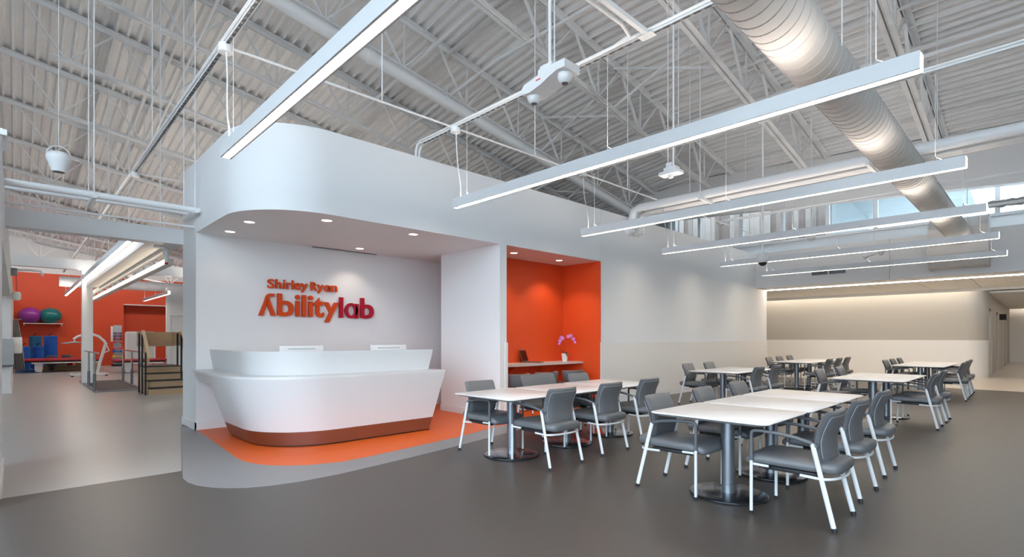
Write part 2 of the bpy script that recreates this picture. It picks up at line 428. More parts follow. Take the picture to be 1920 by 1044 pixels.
for k in range(-1, 13):
    Y = 1.77+2.48*k
    if j0 is None:
        j0 = make_joist(jl(k)); j0.location = (0, Y, roofz(0, Y))
    else:
        dup(j0, (0, Y, roofz(0, Y)), 0, jl(k))
# bridging along Y between the joists
for q, X in enumerate((2.55, 6.9, 11.2)):
    t = thing('joist_bridging', '%s line of thin bridging bars tying the roof joists together, counting from the left' % NW[q], 'bridging')
    for off, nm in ((-.09, 'bridging_bar'), (-D-.09, 'bridging_bar')):
        b = MB(); b.bar((X, -2, roofz(X, 0)+off), (X, 7.6, roofz(X, 7.6)+off), .045, .045); b.build(nm, M['steel'], t)
        b = MB(); b.bar((X, 7.6, roofz(X, 7.6)+off), (X, 32.6, roofz(X, 32.6)+off), .045, .045); b.build(nm, M['steel'], t)
for q, (X, Ya, Yb) in enumerate(((9.6, 4.25, 6.73), (9.9, 6.73, 9.21), (4.2, 6.73, 9.21), (12.9, 9.21, 11.69))):
    t = thing('cross_brace', ['pair of crossed braces between joists above the long front light', 'crossed braces between joists over the orange alcove', 'crossed braces between joists above the curved fascia', 'crossed braces between joists behind the round drain pipe'][q], 'brace')
    za, zb2 = roofz(X, Ya), roofz(X, Yb)
    MB().bar((X, Ya, za-.1), (X, Yb, zb2-D-.05), .05, .02, up=(1, 0, 0)).build('brace_bar', M['steel'], t)
    MB().bar((X+.04, Ya, za-D-.05), (X+.04, Yb, zb2-.1), .05, .02, up=(1, 0, 0)).build('brace_bar', M['steel'], t)

# pipes and ducts under the roof
t = thing('drain_pipe', 'round white pipe slung under a roof joist, descending above the reception box', 'pipe')
PY = 9.21; pz = lambda X: roofz(X, PY)-D-.22
MB().tube([(-1.8, PY, pz(-1.8)), (5.0, PY, pz(5.0))], .115, 20).build('pipe', M['powder'], t)
MB().tube([(5.0, PY, pz(5.0)), (15.3, PY, pz(15.3))], .115, 20).build('pipe', M['powder'], t)
MB().tube([(4.95, PY, pz(4.95)), (5.05, PY, pz(5.05))], .14, 20).build('coupling', M['powder'], t)
for X in (2.5, 6.8, 9.2, 12.0): MB().tube([(X, PY-.12, pz(X)-.02), (X, PY-.09, pz(X)+.3)], .008, 6).build('hanger_strap', M['powder'], t)
t = thing('service_pipe', 'large white pipe crossing below the joists and dropping into the long wall', 'pipe')
MB().tube([(9.62, -3, 4.17), (9.62, 6.02, 4.17), (9.62, 6.17, 4.12), (9.62, 6.22, 3.98), (9.62, 6.22, 3.74)], .085, 16).build('pipe', M['powder'], t)
MB().tube([(9.62, 6.22, 3.76), (9.62, 6.36, 3.70)], .10, 16).build('wall_flange', M['powder'], t)
for Y in (4.6, 1.9, -.4):
    MB().bar((9.40, Y, 4.06), (10.0, Y, 4.06), .045, .045).build('support_channel', M['powder'], t)
    MB().tube([(9.45, Y, 4.06), (9.45, Y, roofz(9.45, Y))], .007, 6).build('hanger_rod', M['powder'], t)
for q, dx in enumerate((.31, .43)):
    t = thing('service_pipe', ['slim white pipe running just beyond the large crossing pipe', 'slimmest white pipe of the bundle, farthest from the large crossing pipe'][q], 'pipe')
    MB().tube([(9.62+dx, -3, 4.13), (9.62+dx, 6.05, 4.13), (9.62+dx, 6.18, 4.08), (9.62+dx, 6.22, 3.95), (9.62+dx, 6.22, 3.72)], .035, 10).build('pipe', M['powder'], t)
    MB().tube([(9.62+dx, 6.22, 3.73), (9.62+dx, 6.36, 3.68)], .045, 10).build('wall_flange', M['powder'], t)
for q, (X, off) in enumerate(((12.2, -.28), (6.3, -.42), (2.3, -.35))):
    o = MB().tube([(X, -2.5, roofz(X, 0)+off), (X, 7.6, roofz(X, 0)+off), (X, 31, roofz(X, 31)+off)], .045, 10).build('sprinkler_pipe', M['steel'])
    tag(o, ['white sprinkler pipe close under the deck at the low right end', 'white sprinkler pipe high under the deck, crossing mid ceiling', 'white sprinkler pipe high under the deck above the reception curve'][q], 'pipe')
# spiral duct
t = thing('spiral_duct', 'large pale spiral-seamed round duct running to the end header', 'duct')
DY, DZ, DR = 1.415, 3.835, .222
MB().tube([(-1.5, DY, DZ), (16.4, DY, DZ)], DR, 40).build('duct_shell', M['duct'], t)
b = MB(); pts = []
turn = .135; n = int((16.3+1.4)/turn*28)
for i in range(n):
    a = 2*PI*i/28; X = -1.4+turn*i/28
    pts.append((X, a))
rings = [[(X-.006, DY+DR*math.cos(a), DZ+DR*math.sin(a)), (X, DY+(DR+.006)*math.cos(a), DZ+(DR+.006)*math.sin(a)), (X+.006, DY+DR*math.cos(a), DZ+DR*math.sin(a))] for X, a in pts]
b.loft(rings, cap=False, closed=False).build('spiral_seam', M['ductlo'], t)
for X in (5.0, 10.5, 15.0): MB().tube([(X, DY-DR-.005, DZ), (X, DY-DR-.005, roofz(X, DY)-.1)], .006, 6).build('hanger_rod', M['steel'], t)
t = thing('plenum_box', 'pale sheet-metal plenum box where the spiral duct meets the header', 'duct box')
MB().prism([(16.834, 3.10), (16.42, 3.12), (16.28, 3.42), (16.28, 4.05), (16.6, 4.30), (16.834, 4.30)], .93, 2.0, 'xz').build('box_body', M['duct'], t, smooth=False)
for y in (.915, 2.0): MB().prism([(16.834, 3.08), (16.40, 3.10), (16.25, 3.40), (16.25, 4.08), (16.6, 4.33), (16.834, 4.33)], y, y+.03, 'xz').build('box_flange', M['duct'], t, smooth=False)
o = MB(); pts = [(16.75, .95-i*.08, 4.56+.01*math.sin(i*1.7)) for i in range(48)]
o.tube(pts, [.085+(.012 if i % 2 else 0)+random.uniform(-.006, .006) for i in range(48)], 14)
tag(o.build('flexible_duct', M['foil']), 'crinkled silver flexible duct beside the spiral duct under the windows', 'duct')
t = thing('air_grille', 'dark double air grille in the end header', 'grille')
for y0, y1 in ((3.92, 4.31), (4.36, 4.76)):
    f = box('grille_frame', (16.815, y0, 3.215, 16.838, y1, 3.32), M['grille'], t)
    for k in range(5):
        box('louvre', (16.805, y0+.015, 3.225+k*.019, 16.816, y1-.015, 3.233+k*.019), M['silver'], f)

# ------------------------------------------------------------------ linear pendant lights with their struts
LX = [1.48, 4.32, 7.11, 9.82, 12.6, 15.32]
ZB, LH, LW = 3.15, .122, .10
def make_light(label, L, lensmat):
    """runs along +Y from 0 to L, hung from the strut above"""
    t = thing('pendant_light', label, 'light', (0, 0, 0))
    w = LW/2
    U = [(-w, 0), (-w+.017, 0), (-w+.017, .04), (w-.017, .04), (w-.017, 0), (w, 0), (w, LH), (-w, LH)]
    MB().prism(U, 0, L, 'xz').build('housing', M['housing'], t, smooth=False)
    box('lens', (-w+.017, .004, .022, w-.017, L-.05, .036), lensmat, t)
    box('up_lens', (-w+.014, .05, LH-.004, w-.014, L-.05, LH+.0006), M['uplens'], t)  # glowing strip added on top of the housing to lift the ceiling
    box('end_cap', (-w, L, 0, w, L+.004, LH), M['housing'], t)
    box('end_lens', (-w+.017, -.005, .005, w-.017, .0005, LH-.014), lensmat, t)
    for y in (.25, L*.5, L-.25):
        f = MB().tube([(0, y, LH), (0, y, LH+.05)], .007, 6).build('cable_gripper', M['chrome'], t)
        MB().tube([(0, y, LH+.05), (0, y, 4.23-ZB)], .0025, 5).build('cable', M['powder'], t)
        MB().tube([(0, y, LH+.05), (0, y-.07, LH)], .002, 5).build('cable', M['powder'], t)
    return t
names = ['white linear pendant light nearest the curved fascia, running out at the top left', 'long white pendant light crossing in front of the spiral duct at upper right',
         'third white linear pendant light from the front, ending beside the alcove edge', 'fourth white linear pendant light from the front, passing the clerestory windows',
         'fifth white linear pendant light, crossing the plenum box', 'rearmost white linear pendant light, lowest in the row']
Y0, Y1 = .57, 5.60
lights = []
for i, X in enumerate(LX):
    y0 = Y0 if i else -1.5
    if i < 2: L = make_light(names[i], Y1-y0, M['lens']); L.location = (X, y0, ZB); src = L
    else: L = dup(src, (X, y0, ZB), 0, names[i])
    # power canopy and cord at the wall end
    cn = MB().lathe([(.062, -.055), (.068, -.05), (.068, .02), (.06, .03)], (0, Y1-y0, 4.24-ZB), 20).build('canopy', M['powder'], L)
    cz = 4.24-ZB-.05
    pts = [(.012*math.sin(k*.55)*(1 if k < 10 else .3), Y1-y0-.02-.012*k*.6+.03*math.sin(k*.5), cz-(cz-LH)*k/12) for k in range(13)]
    MB().tube(pts, .0075, 6).build('power_cord', M['powder'], L)
sn = ['strut above the curved fascia, running far back over the gym corridor', 'strut from the top centre to the white wall, above the second light',
      'strut over the third pendant light, passing the upper right', 'strut over the fourth pendant light', 'strut over the fifth pendant light', 'strut over the rearmost pendant light']
for i, X in enumerate(LX):
    t = thing('support_strut', 'white slotted support '+sn[i], 'strut')
    ye = 6.42 if i == 1 else (30.0 if i == 0 else 5.75)
    b = MB(); 
    b.prism([(X-.021, 4.25), (X-.021, 4.29), (X+.021, 4.29), (X+.021, 4.25), (X+.018, 4.25), (X+.018, 4.287), (X-.018, 4.287), (X-.018, 4.25)], -2.5, ye, 'xz')
    b.build('strut_channel', M['powder'], t, smooth=False)
    MB().tube([(X-.035, -2.5, 4.285), (X-.035, ye, 4.285)], .014, 8).build('conduit', M['powder'], t)
    # slots of the channel: dark plates in its open face
    ns = int((ye-1.0)/.10) if i < 2 else 0
    if ns:
        sb = MB()
        for k in range(min(ns, 290)): sb.box(X-.012, 1.0+k*.10, 4.2495, X+.012, 1.0+k*.10+.062, 4.2525)
        sb.build('strut_slots', M['grille'], t, kind='stuff')
    yy = -1.0
    while yy < ye-.3:
        MB().tube([(X, yy, 4.29), (X, yy, roofz(X, yy)+.03)], .008 if i < 2 else .006, 6).build('hanger_rod', M['powder'], t)
        yy += (5.2, 2.4, 2.4, 3, 3, 3)[i]
    if i == 1:
        for dx in (-.03, .03):
            MB().tube([(X+dx, 6.40, 4.27), (X+dx, 6.48, 4.25), (X+dx, 6.52, 4.17), (X+dx, 6.52, 4.03)], .018, 8).build('conduit', M['powder'], t)
t = thing('conduit_run', 'straight white conduit linking the pendant light canopies above the reception front', 'conduit')
for a, b_ in zip(LX, LX[1:]): MB().tube([(a+.06, Y1, 4.25), (b_-.06, Y1, 4.25)], .014, 8).build('conduit', M['powder'], t)
for X in (3.2, 5.9, 8.5): MB().tube([(X, Y1, 4.25), (X, Y1, roofz(X, Y1)+.03)], .007, 6).build('hanger_rod', M['powder'], t)
t = thing('support_strut', 'white strut meeting the second light strut at a right angle, upper centre', 'strut')
MB().bar((-1.0, 2.62, 4.27), (4.30, 2.62, 4.27), .042, .042).build('strut_channel', M['powder'], t)
MB().tube([(-1.0, 2.70, 4.26), (4.0, 2.70, 4.26), (4.2, 2.75, 4.26), (4.25, 2.95, 4.26), (4.25, 4.0, 4.26)], .016, 8).build('conduit', M['powder'], t)
box('junction_plate', (4.26, 2.55, 4.243, 4.36, 2.70, 4.249), M['steel'], t)

# ------------------------------------------------------------------ hung devices
def emergency(name, loc, label, rod_top, s=1.0):
    t = thing(name, label, 'emergency light', loc)
    t.scale = (s, s, s)
    poly = [(-.25, .0), (-.25, -.05), (-.15, -.06), (-.02, -.035), (.08, .0), (.17, .025), (.25, .02), (.25, .09), (.10, .09), (.10, .10), (-.05, .10), (-.05, .055), (-.22, .03)]
    b = MB(); b.prism([(-u, v) for u, v in poly], -.10, .10, 'yz'); b.build('housing', M['powder'], t, smooth=False)
    box('mounting_box', (-.06, -.07, .09, .06, .07, .15), M['powder'], t, bev=.005)
    for y, z in ((.19, -.055), (-.17, .0)):
        h_ = MB().lathe([(.062, .02), (.064, .0), (.058, -.03), (.035, -.058), (.03, -.06)], (0, y, z), 20).build('lamp_head', M['powder'], t)
        MB().lathe([(.03, -.058), (.027, -.064), (.001, -.066)], (0, y, z), 16).build('lamp_lens', M['grille'], h_)
    box('red_label', (-.1015, .02, .01, -.10, .075, .022), M['redlabel'], t)
    MB().tube([(0, 0, .15), (0, 0, (rod_top-loc[2])/s)], .014, 10).build('hanger_rod', M['powder'], t)
    return t
emergency('emergency_light', (3.35, 3.0, 3.60), 'white twin-lamp emergency light hanging on a pipe at the upper centre', roofz(3.35, 3.0))
emergency('emergency_light', (14.0, 2.7, 3.29), 'small twin-lamp emergency light far back between the fifth and last pendant lights', roofz(14, 2.7), .8)
emergency('emergency_light', (-.15, 7.3, 3.36), 'white emergency light cut by the left picture edge above the left wall', 3.55, .8)
t = thing('motion_sensor', 'white stepped sensor unit on twin rods above the third pendant light', 'sensor', (7.0, 3.86, 3.80))
box('housing', (-.09, -.16, 0, .09, .16, .05), M['powder'], t, bev=.008)
box('upper_housing', (-.06, -.11, .05, .06, .09, .11), M['powder'], t, bev=.006)
box('junction_box', (-.045, -.03, .11, .045, .06, .18), M['powder'], t, bev=.004)
MB().lathe([(.04, 0), (.04, -.02), (.03, -.045), (.01, -.05)], (0, 0, 0), 18).build('sensor_lens', M['pot'], t)
MB().tube([(-.02, -.05, .1), (-.02, -.05, roofz(7, 3.86)-3.8)], .013, 8).build('hanger_rod', M['powder'], t)
MB().tube([(0, .05, .16), (0, .05, roofz(7, 3.86)-3.8)], .006, 6).build('hanger_rod', M['powder'], t)
t = thing('dome_camera', 'white dome camera with black globe hanging on a long rod at right', 'camera', (11.64, 4.25, 3.02))
MB().lathe([(.10, .02), (.11, .06), (.11, .19), (.105, .2)], (0, 0, 0), 20).build('housing', M['powder'], t)
MB().lathe([(.10, .06), (.115, .05), (.115, .03), (.095, -.01)], (0, 0, 0), 20).build('trim_ring', M['powder'], t)
MB().lathe([(.085, .0), (.08, -.03), (.055, -.065), (.02, -.08), (.003, -.082)], (0, 0, 0), 20).build('globe', M['black'], t)
MB().tube([(0, 0, .2), (0, 0, roofz(11.64, 4.25)-D-3.02)], .018, 8).build('hanger_rod', M['powder'], t)
box('beam_clamp', (-.1, -.1, roofz(11.64, 4.25)-D-3.17, .1, .1, roofz(11.64, 4.25)-D-3.13), M['powder'], t)
t = thing('smoke_detector', 'small round white detector hanging below the fourth pendant light', 'detector', (12.0, 3.4, 3.45))
MB().lathe([(.06, .11), (.075, .10), (.075, .05), (.09, .04), (.09, .01), (.05, -.03), (.02, -.04)], (0, 0, 0), 18).build('housing', M['powder'], t)
MB().tube([(0, 0, .1), (0, 0, roofz(12, 3.4)-3.45)], .008, 6).build('hanger_rod', M['powder'], t)
t = thing('hanging_speaker', 'white bell-shaped pendant device hanging by a bail at upper left', 'speaker', (.395, 9.0, 3.58))
MB().lathe([(.075, -.02), (.08, .0), (.105, .09), (.128, .13), (.132, .17), (.125, .2), (.09, .235), (.03, .25)], (0, 0, 0), 28).build('housing', M['powder'], t)
MB().lathe([(.06, -.021), (.055, -.01), (.002, -.008)], (0, 0, 0), 20).build('opening', M['grille'], t)
MB().tube([(.12*math.cos(a), 0, .2+.12*math.sin(a)) for a in [PI*k/12 for k in range(13)]], .006, 6).build('bail', M['powder'], t)
MB().tube([(0, 0, .32), (0, 0, roofz(.395, 9)-3.58)], .004, 6).build('cable', M['powder'], t)

# ------------------------------------------------------------------ recessed downlights and slot
dl = [(2.28, 8.40, 'nearest the left end of the reception nook back wall'), (2.28, 7.52, 'at the front left of the reception nook soffit'),
      (3.0, 6.70, 'under the curved front edge, centre of the reception soffit'), (4.36, 8.40, 'deep in the reception soffit above the lettering'),
      (4.35, 6.68, 'front right of the reception soffit'), (6.65, 6.85, 'left in the orange alcove ceiling'), (7.95, 6.87, 'right in the orange alcove ceiling')]
for x, y, w in dl:
    t = thing('downlight', 'small round recessed downlight '+w, 'light', (x, y, SOF))
    MB().lathe([(.075, .0), (.082, -.004), (.070, -.006), (.062, .0)], (0, 0, 0), 24, cap=False).build('trim_ring', M['base'], t)
    MB().lathe([(.066, -.001), (.066, -.003)], (0, 0, 0), 24).build('lens', M['down'], t)
    l = bpy.data.lights.new('downlight_lamp', 'SPOT'); l.energy = {0: 4, 1: 7, 2: 9, 3: 19, 4: 12, 5: 46, 6: 46}[dl.index((x, y, w))]; l.color = (1, .85, .68); l.spot_size = math.radians(112); l.spot_blend = .6; l.shadow_soft_size = .06
    lo = bpy.data.objects.new('lamp', l); C.objects.link(lo); lo.parent = t; lo.location = (0, 0, -.02)
tag(box('slot_diffuser', (3.68, 8.77, 2.952, 4.90, 8.81, 2.961), M['grille']), 'thin dark slot diffuser in the reception soffit against the back wall', 'diffuser')

# ------------------------------------------------------------------ lettering
font_curve = {}
def glyph(ch, off=.0):
    cu = bpy.data.curves.new('g', 'FONT'); cu.body = ch; cu.size = 1; cu.extrude = .5; cu.offset = off; cu.resolution_u = 6
    o = bpy.data.objects.new('g', cu); C.objects.link(o); bpy.context.view_layer.update()
    me = bpy.data.meshes.new_from_object(o.evaluated_get(bpy.context.evaluated_depsgraph_get()))
    bpy.data.objects.remove(o); bpy.data.curves.remove(cu)
    return me
def single_a(x0, x1, z0, z1, st):
    b = MB(); w = x1-x0; hgt = z1-z0
    cx, cz = x0+w*.47, z0+hgt/2; rx, rz = w*.47, hgt/2*1.02; n = 32
    o_, i_ = [], []
    for k in range(n+1):
        a = 2*PI*k/n
        o_.append((cx+rx*math.cos(a), cz+rz*math.sin(a))); i_.append((cx+(rx-st)*math.cos(a), cz+(rz-st*.8)*math.sin(a)))
    rings = [[(o_[k][0], -1, o_[k][1]), (o_[k][0], 0, o_[k][1]), (i_[k][0], 0, i_[k][1]), (i_[k][0], -1, i_[k][1])] for k in range(n+1)]
    b.loft(rings, cap=False)
    b.prism([(x1-st, z0), (x1, z0), (x1, z1-hgt*.03), (x1-st, z1-hgt*.03)], -1, 0, 'xz')
    return b
SIGN = [('S', 2.936, 3.044, 2.192, 2.344), ('h', 3.062, 3.160, 2.196, 2.348), ('i', 3.184, 3.221, 2.196, 2.349), ('r', 3.242, 3.307, 2.196, 2.305), ('l', 3.322, 3.356, 2.196, 2.348), ('e', 3.368, 3.474, 2.193, 2.310), ('y', 3.474, 3.590, 2.155, 2.307), ('R', 3.639, 3.765, 2.196, 2.345), ('y', 3.758, 3.873, 2.155, 2.307), ('a', 3.880, 3.990, 2.193, 2.309), ('n', 4.014, 4.120, 2.196, 2.310),
        ('A', 2.796, 3.059, 1.743, 2.105), ('b', 3.085, 3.350, 1.738, 2.114), ('i', 3.378, 3.456, 1.743, 2.108), ('l', 3.492, 3.561, 1.743, 2.110), ('i', 3.600, 3.677, 1.743, 2.108), ('t', 3.693, 3.870, 1.737, 2.082), ('y', 3.876, 4.138, 1.655, 2.008), ('l', 4.156, 4.226, 1.743, 2.109), ('a', 4.260, 4.526, 1.738, 2.012), ('b', 4.564, 4.834, 1.738, 2.118)]
t = thing('wall_lettering', 'raised orange and crimson lettering on the white wall behind the reception desk', 'sign', (0, 8.80, 0))
for k, (ch, x0, x1, z0, z1) in enumerate(SIGN):
    mm = M['crimson'] if k >= 18 else M['sign']
    big = k >= 11; th = .045 if big else .035
    if ch == 'A':
        w = x1-x0; hh = z1-z0; s = .068
        ap = x0+w*.47
        pol = [(x0, z0), (x0+s, z0), (ap+.028, z0+hh*.80), (x0+w*.60, z1-.055), (x0+w*.70, z1-.047), (x0+w*.92, z1-.047), (x0+w*.92, z1), (x0+w*.66, z1), (x0+w*.52, z1-.012), (x0+w*.40, z1-.06), (x0+w*.33, z1-.13)]
        b = MB(); b.prism(pol, -th, 0, 'xz')
        b.prism([(x1, z0), (x1-s, z0), (ap-.008, z0+hh*.60), (ap+.03, z0+hh*.83)], -th, 0, 'xz')
        o = b.build('letter', mm, t, smooth=False)
    elif ch == 'a':
        b = single_a(x0, x1, z0, z1, .062 if big else .028)
        for v in b.bm.verts: v.co.y *= th
        o = b.build('letter', mm, t, ang=40)
    else:
        off = .02
        me = glyph(ch, off)
        xs = [v.co.x for v in me.vertices]; ys_ = [v.co.y for v in me.vertices]; zs = [v.co.z for v in me.vertices]
        ax, bx, ay, by, az, bz = min(xs), max(xs), min(ys_), max(ys_), min(zs), max(zs)
        for v in me.vertices:
            u = (v.co.x-ax)/(bx-ax); w = (v.co.y-ay)/(by-ay); d = (v.co.z-az)/(bz-az)
            v.co = (x0+u*(x1-x0), -d*th, z0+w*(z1-z0))
        me.materials.clear(); me.materials.append(mm)
        o = bpy.data.objects.new('letter', me); C.objects.link(o); o.parent = t
    
# ------------------------------------------------------------------ reception desk
t = thing('reception_desk', 'white curved two-tier reception desk with a brushed steel kick', 'desk', (0, 0, 0))
def dpath(xl, yf, xr, r, yb, n=14):
    return [(xl, yb)] + arc(xl+r, yf+r, r, 180, 270, n) + [(xr, yf)]
def desk_wall(name, m, lo, hi, z0, z1, th, dz=.0, lob=None):
    """vertical-ish skin between two plan paths, with thickness inward"""
    b = MB(); n = len(lo)
    def inner(path):
        out = []
        for i, p in enumerate(path):
            a = Vector(path[max(0, i-1)]); c = Vector(path[min(n-1, i+1)]); d = (c-a).normalized()
            out.append((p[0]-d.y*th, p[1]+d.x*th))
        return out
    li, hi_ = inner(lo), inner(hi)
    rings = [[(lo[i][0], lo[i][1], z0), (hi[i][0], hi[i][1], z1), (hi_[i][0], hi_[i][1], z1), (li[i][0], li[i][1], z0)] for i in range(n)]
    return b.loft(rings).build(name, m, t, ang=40)
def lerp_path(a, b, f): return [(p[0]+(q[0]-p[0])*f, p[1]+(q[1]-p[1])*f) for p, q in zip(a, b)]
pb = dpath(2.18, 6.40, 4.44, .84, 8.05); pt = dpath(1.865, 6.25, 4.63, .95, 7.95)
ZC = .905
k0 = lerp_path(pb, pt, .0); k1 = lerp_path(pb, pt, .2/ZC)
desk_wall('kick_plate', M['brushed'], lerp_path(pb, pt, .0), k1, .022, .2, .03)
rp = [(x+.03, y+.03) for x, y in k0]
desk_wall('plinth', M['black'], rp, rp, .003, .03, .05)
desk_wall('front_panel', M['solid'], k1, pt, .2, ZC-.03, .04)
ctop = [(1.865, 8.80), (1.865, 7.20)] + arc(2.815, 7.20, .95, 180, 270, 14)[1:] + [(4.63, 6.25), (4.60, 6.80), (2.95, 6.85)] + arc(2.95, 7.5, .65, 270, 180, 10) + [(2.30, 8.80)]
MB().prism(ctop, ZC-.03, ZC).build('counter', M['solid'], t)
MB().prism([(1.95, .735), (2.3, .735), (2.3, ZC-.03), (1.90, ZC-.03)], 8.0, 8.80, 'xz').build('apron', M['solid'], t, smooth=False)
u0 = dpath(2.13, 6.56, 4.54, .78, 8.7); u1 = dpath(2.08, 6.52, 4.60, .80, 8.7)
desk_wall('upper_screen', M['solid'], u0, u1, ZC, 1.208, .03)
wt = [(2.35, 8.78), (2.35, 7.45)] + arc(2.95, 7.45, .6, 180, 270, 8)[1:] + [(4.42, 6.85), (4.42, 7.55), (3.1, 7.6), (3.1, 8.78)]
MB().prism(wt, .71, .735).build('worktop', M['solid'], t)
box('end_panel', (4.38, 6.50, .05, 4.42, 7.5, .73), M['solid'], t)
for q, x in enumerate((2.62, 3.94)):
    t = thing('desktop_monitor', ['white monitor seen from behind, left one above the desk screen', 'white monitor seen from behind, right one above the desk screen'][q], 'monitor', (x-.02, 7.18 if q else 7.3, .735))
    w = .62
    MB().box(0, 0, .14, w, .045, .535, bev=.006).build('casing', M['pot'], t)
    box('vent_slot', (w*.18, -.004, .485, w*.80, .001, .497), M['drygrey'], t)
    box('foot', (w*.35, -.02, 0, w*.65, .14, .012), M['solid'], t)
    box('neck', (w*.45, .02, .012, w*.55, .06, .16), M['solid'], t)

# ------------------------------------------------------------------ alcove counter, laptop, orchid, stools
t = thing('wall_counter', 'pale wall-mounted counter across the orange alcove', 'counter')
MB().prism([(6.014, 6.80), (8.654, 6.80), (8.654, 7.358), (6.014, 7.358)], .845, .885).build('counter_top', M['shelf'], t, smooth=False)
for x in (6.75, 7.9): MB().prism([(6.9, .845), (7.358, .845), (7.358, .56), (7.30, .56)], x, x+.04, 'yz').build('bracket', M['orange'], t, smooth=False)
t = thing('laptop', 'open laptop with a dark screen on the alcove counter', 'laptop', (7.43, 7.12, .885), math.radians(-72))
b_ = box('base', (-.16, -.11, .004, .19, .13, .02), M['laptop'], t, bev=.003)
box('keyboard', (-.13, .0, .02, .16, .11, .0215), M['black'], b_)
lid = MB(); lid.bar((-.16, .0, .02), (-.24, .0, .255), .26, .01, up=(1, 0, 0))
lid.bm.verts.ensure_lookup_table(); lo = lid.build('lid', M['laptop'], t, smooth=False)
MB().bar((-.158, .0, .04), (-.226, .0, .24), .235, .004, up=(1, 0, 0)).build('screen', M['screen'], lo, smooth=False).location = (.008, 0, 0)
t = thing('orchid', 'pink potted orchid in a white ceramic pot on the alcove counter', 'plant', (8.28, 7.0, .885))
MB().lathe([(.05, 0), (.054, .006), (.072, .165), (.075, .17), (.068, .17), (.06, .14)], (0, 0, 0), 24).build('pot', M['pot'], t)
MB().lathe([(.064, .14), (.03, .155), (.002, .158)], (0, 0, 0), 16).build('soil', M['stem'], t)
dR = Vector((.72, -.694, 0)); UP = Vector((0, 0, 1))
def stemline(p0, ang, top, reach, n=12):
    pts = []
    for k in range(n+1):
        f = k/n
        pts.append(p0 + UP*(top*math.sin(min(1, f*1.25)*PI/2)-max(0, f-.72)*top*.75) + dR*(reach*f**2.2) )
    return pts
for reach, top, px in ((-.10, .36, -.015), (.20, .40, .015)):
    pts = stemline(dR*px+UP*.15, 0, top, reach)
    MB().tube(pts, .004, 6).build('flower_stem', M['stem'], t)
    for f, dz in ((.58, .01), (.75, .0), (.92, -.02), (1.0, -.06)):
        p = pts[int(round(f*12))] + UP*dz + dR.cross(UP)*.02*random.uniform(.5, 1)
        b = MB()
        r0 = .027 if f < .95 else .019
        for q in range(5):
            a = q*2*PI/5+.3; c_ = p + (dR*math.cos(a)+UP*math.sin(a))*r0*.85
            ring = [c_ + (dR*math.cos(2*PI*k/10)+UP*math.sin(2*PI*k/10))*r0*.75 + Vector((-.5, -.5, 0))*(.004*math.cos(2*PI*k/5)) for k in range(10)]
            ring2 = [v+Vector((.003, .003, 0)) for v in ring]
            b.loft([ring, ring2])
        fl = b.build('flower', M['petal'], t)
        MB().lathe([(.001, -.012), (.009, -.006), (.009, .006), (.001, .012)], tuple(p+Vector((-.006, -.006, 0))), 10).build('flower_centre', M['petalc'], fl)
for ang, ln, dr in ((200, .20, .10), (170, .24, .16), (10, .15, .05), (330, .16, .06), (250, .15, .04)):
    a = math.radians(ang); d = Vector((math.cos(a), math.sin(a), 0)) if ang not in (200, 170) else -dR*1.0+Vector((.1*(ang-185)/15, .1, 0))
    b = MB(); rings = []
    for k in range(8):
        f = k/7; c_ = d*ln*f*.9 + UP*(.16 + dr*math.sin(f*PI*.8)*1.0 - .10*f*f)
        w = .022*math.sin(PI*(.1+.9*f))+.002; s_ = d.cross(UP).normalized()
        rings.append([c_+s_*w, c_+UP*.004, c_-s_*w, c_-UP*.003])
    b.loft(rings).build('leaf', M['leaf'], t)

def make_stool(label):
    t = thing('tub_chair', label, 'chair', (0, 0, 0), 0, 'tub chairs under the alcove counter')
    rings = []; n = 18
    def backring(z, r, th):
        o_, i_ = [], []
        for k in range(n+1):
            a = PI + PI*k/n
            sx = 1.0
            o_.append((r*math.cos(a)*sx, .0+r*.75*math.sin(a), z)); i_.append(((r-th)*math.cos(a)*sx, .0+(r-th)*.75*math.sin(a), z))
        return o_ + i_[::-1]
    b = MB(); b.loft([backring(.52, .24, .05), backring(.54, .262, .055), backring(.70, .285, .055), backring(.735, .285, .045), backring(.742, .272, .02)])
    b.build('backrest', M['vinyl'], t, ang=50)
    MB().prism(rrect(-.24, -.2, .24, .27, .1), .40, .50).build('seat', M['vinyl'], t)
    for sx in (-1, 1):
        for sy in (-1, 1):
            l = MB().tube([(sx*.21, sy*.17+.02, .41), (sx*.24, sy*.2+.02, .012)], .012, 8).build('leg', M['powder'], t)
            MB().tube([(sx*.24, sy*.2+.02, .02), (sx*.24, sy*.2+.02, 0)], .014, 8).build('foot_cap', M['black'], l)
    box('seat_frame', (-.2, -.15, .375, .2, .22, .40), M['powder'], t)
    return t
s0 = make_stool('grey tub chair at the left under the alcove counter'); s0.location = (6.42, 6.55, .003)
dup(s0, (7.18, 6.55, .003), 0, 'grey tub chair in the middle under the alcove counter')
dup(s0, (7.98, 6.57, .003), 0, 'grey tub chair at the right under the alcove counter, below the orchid')

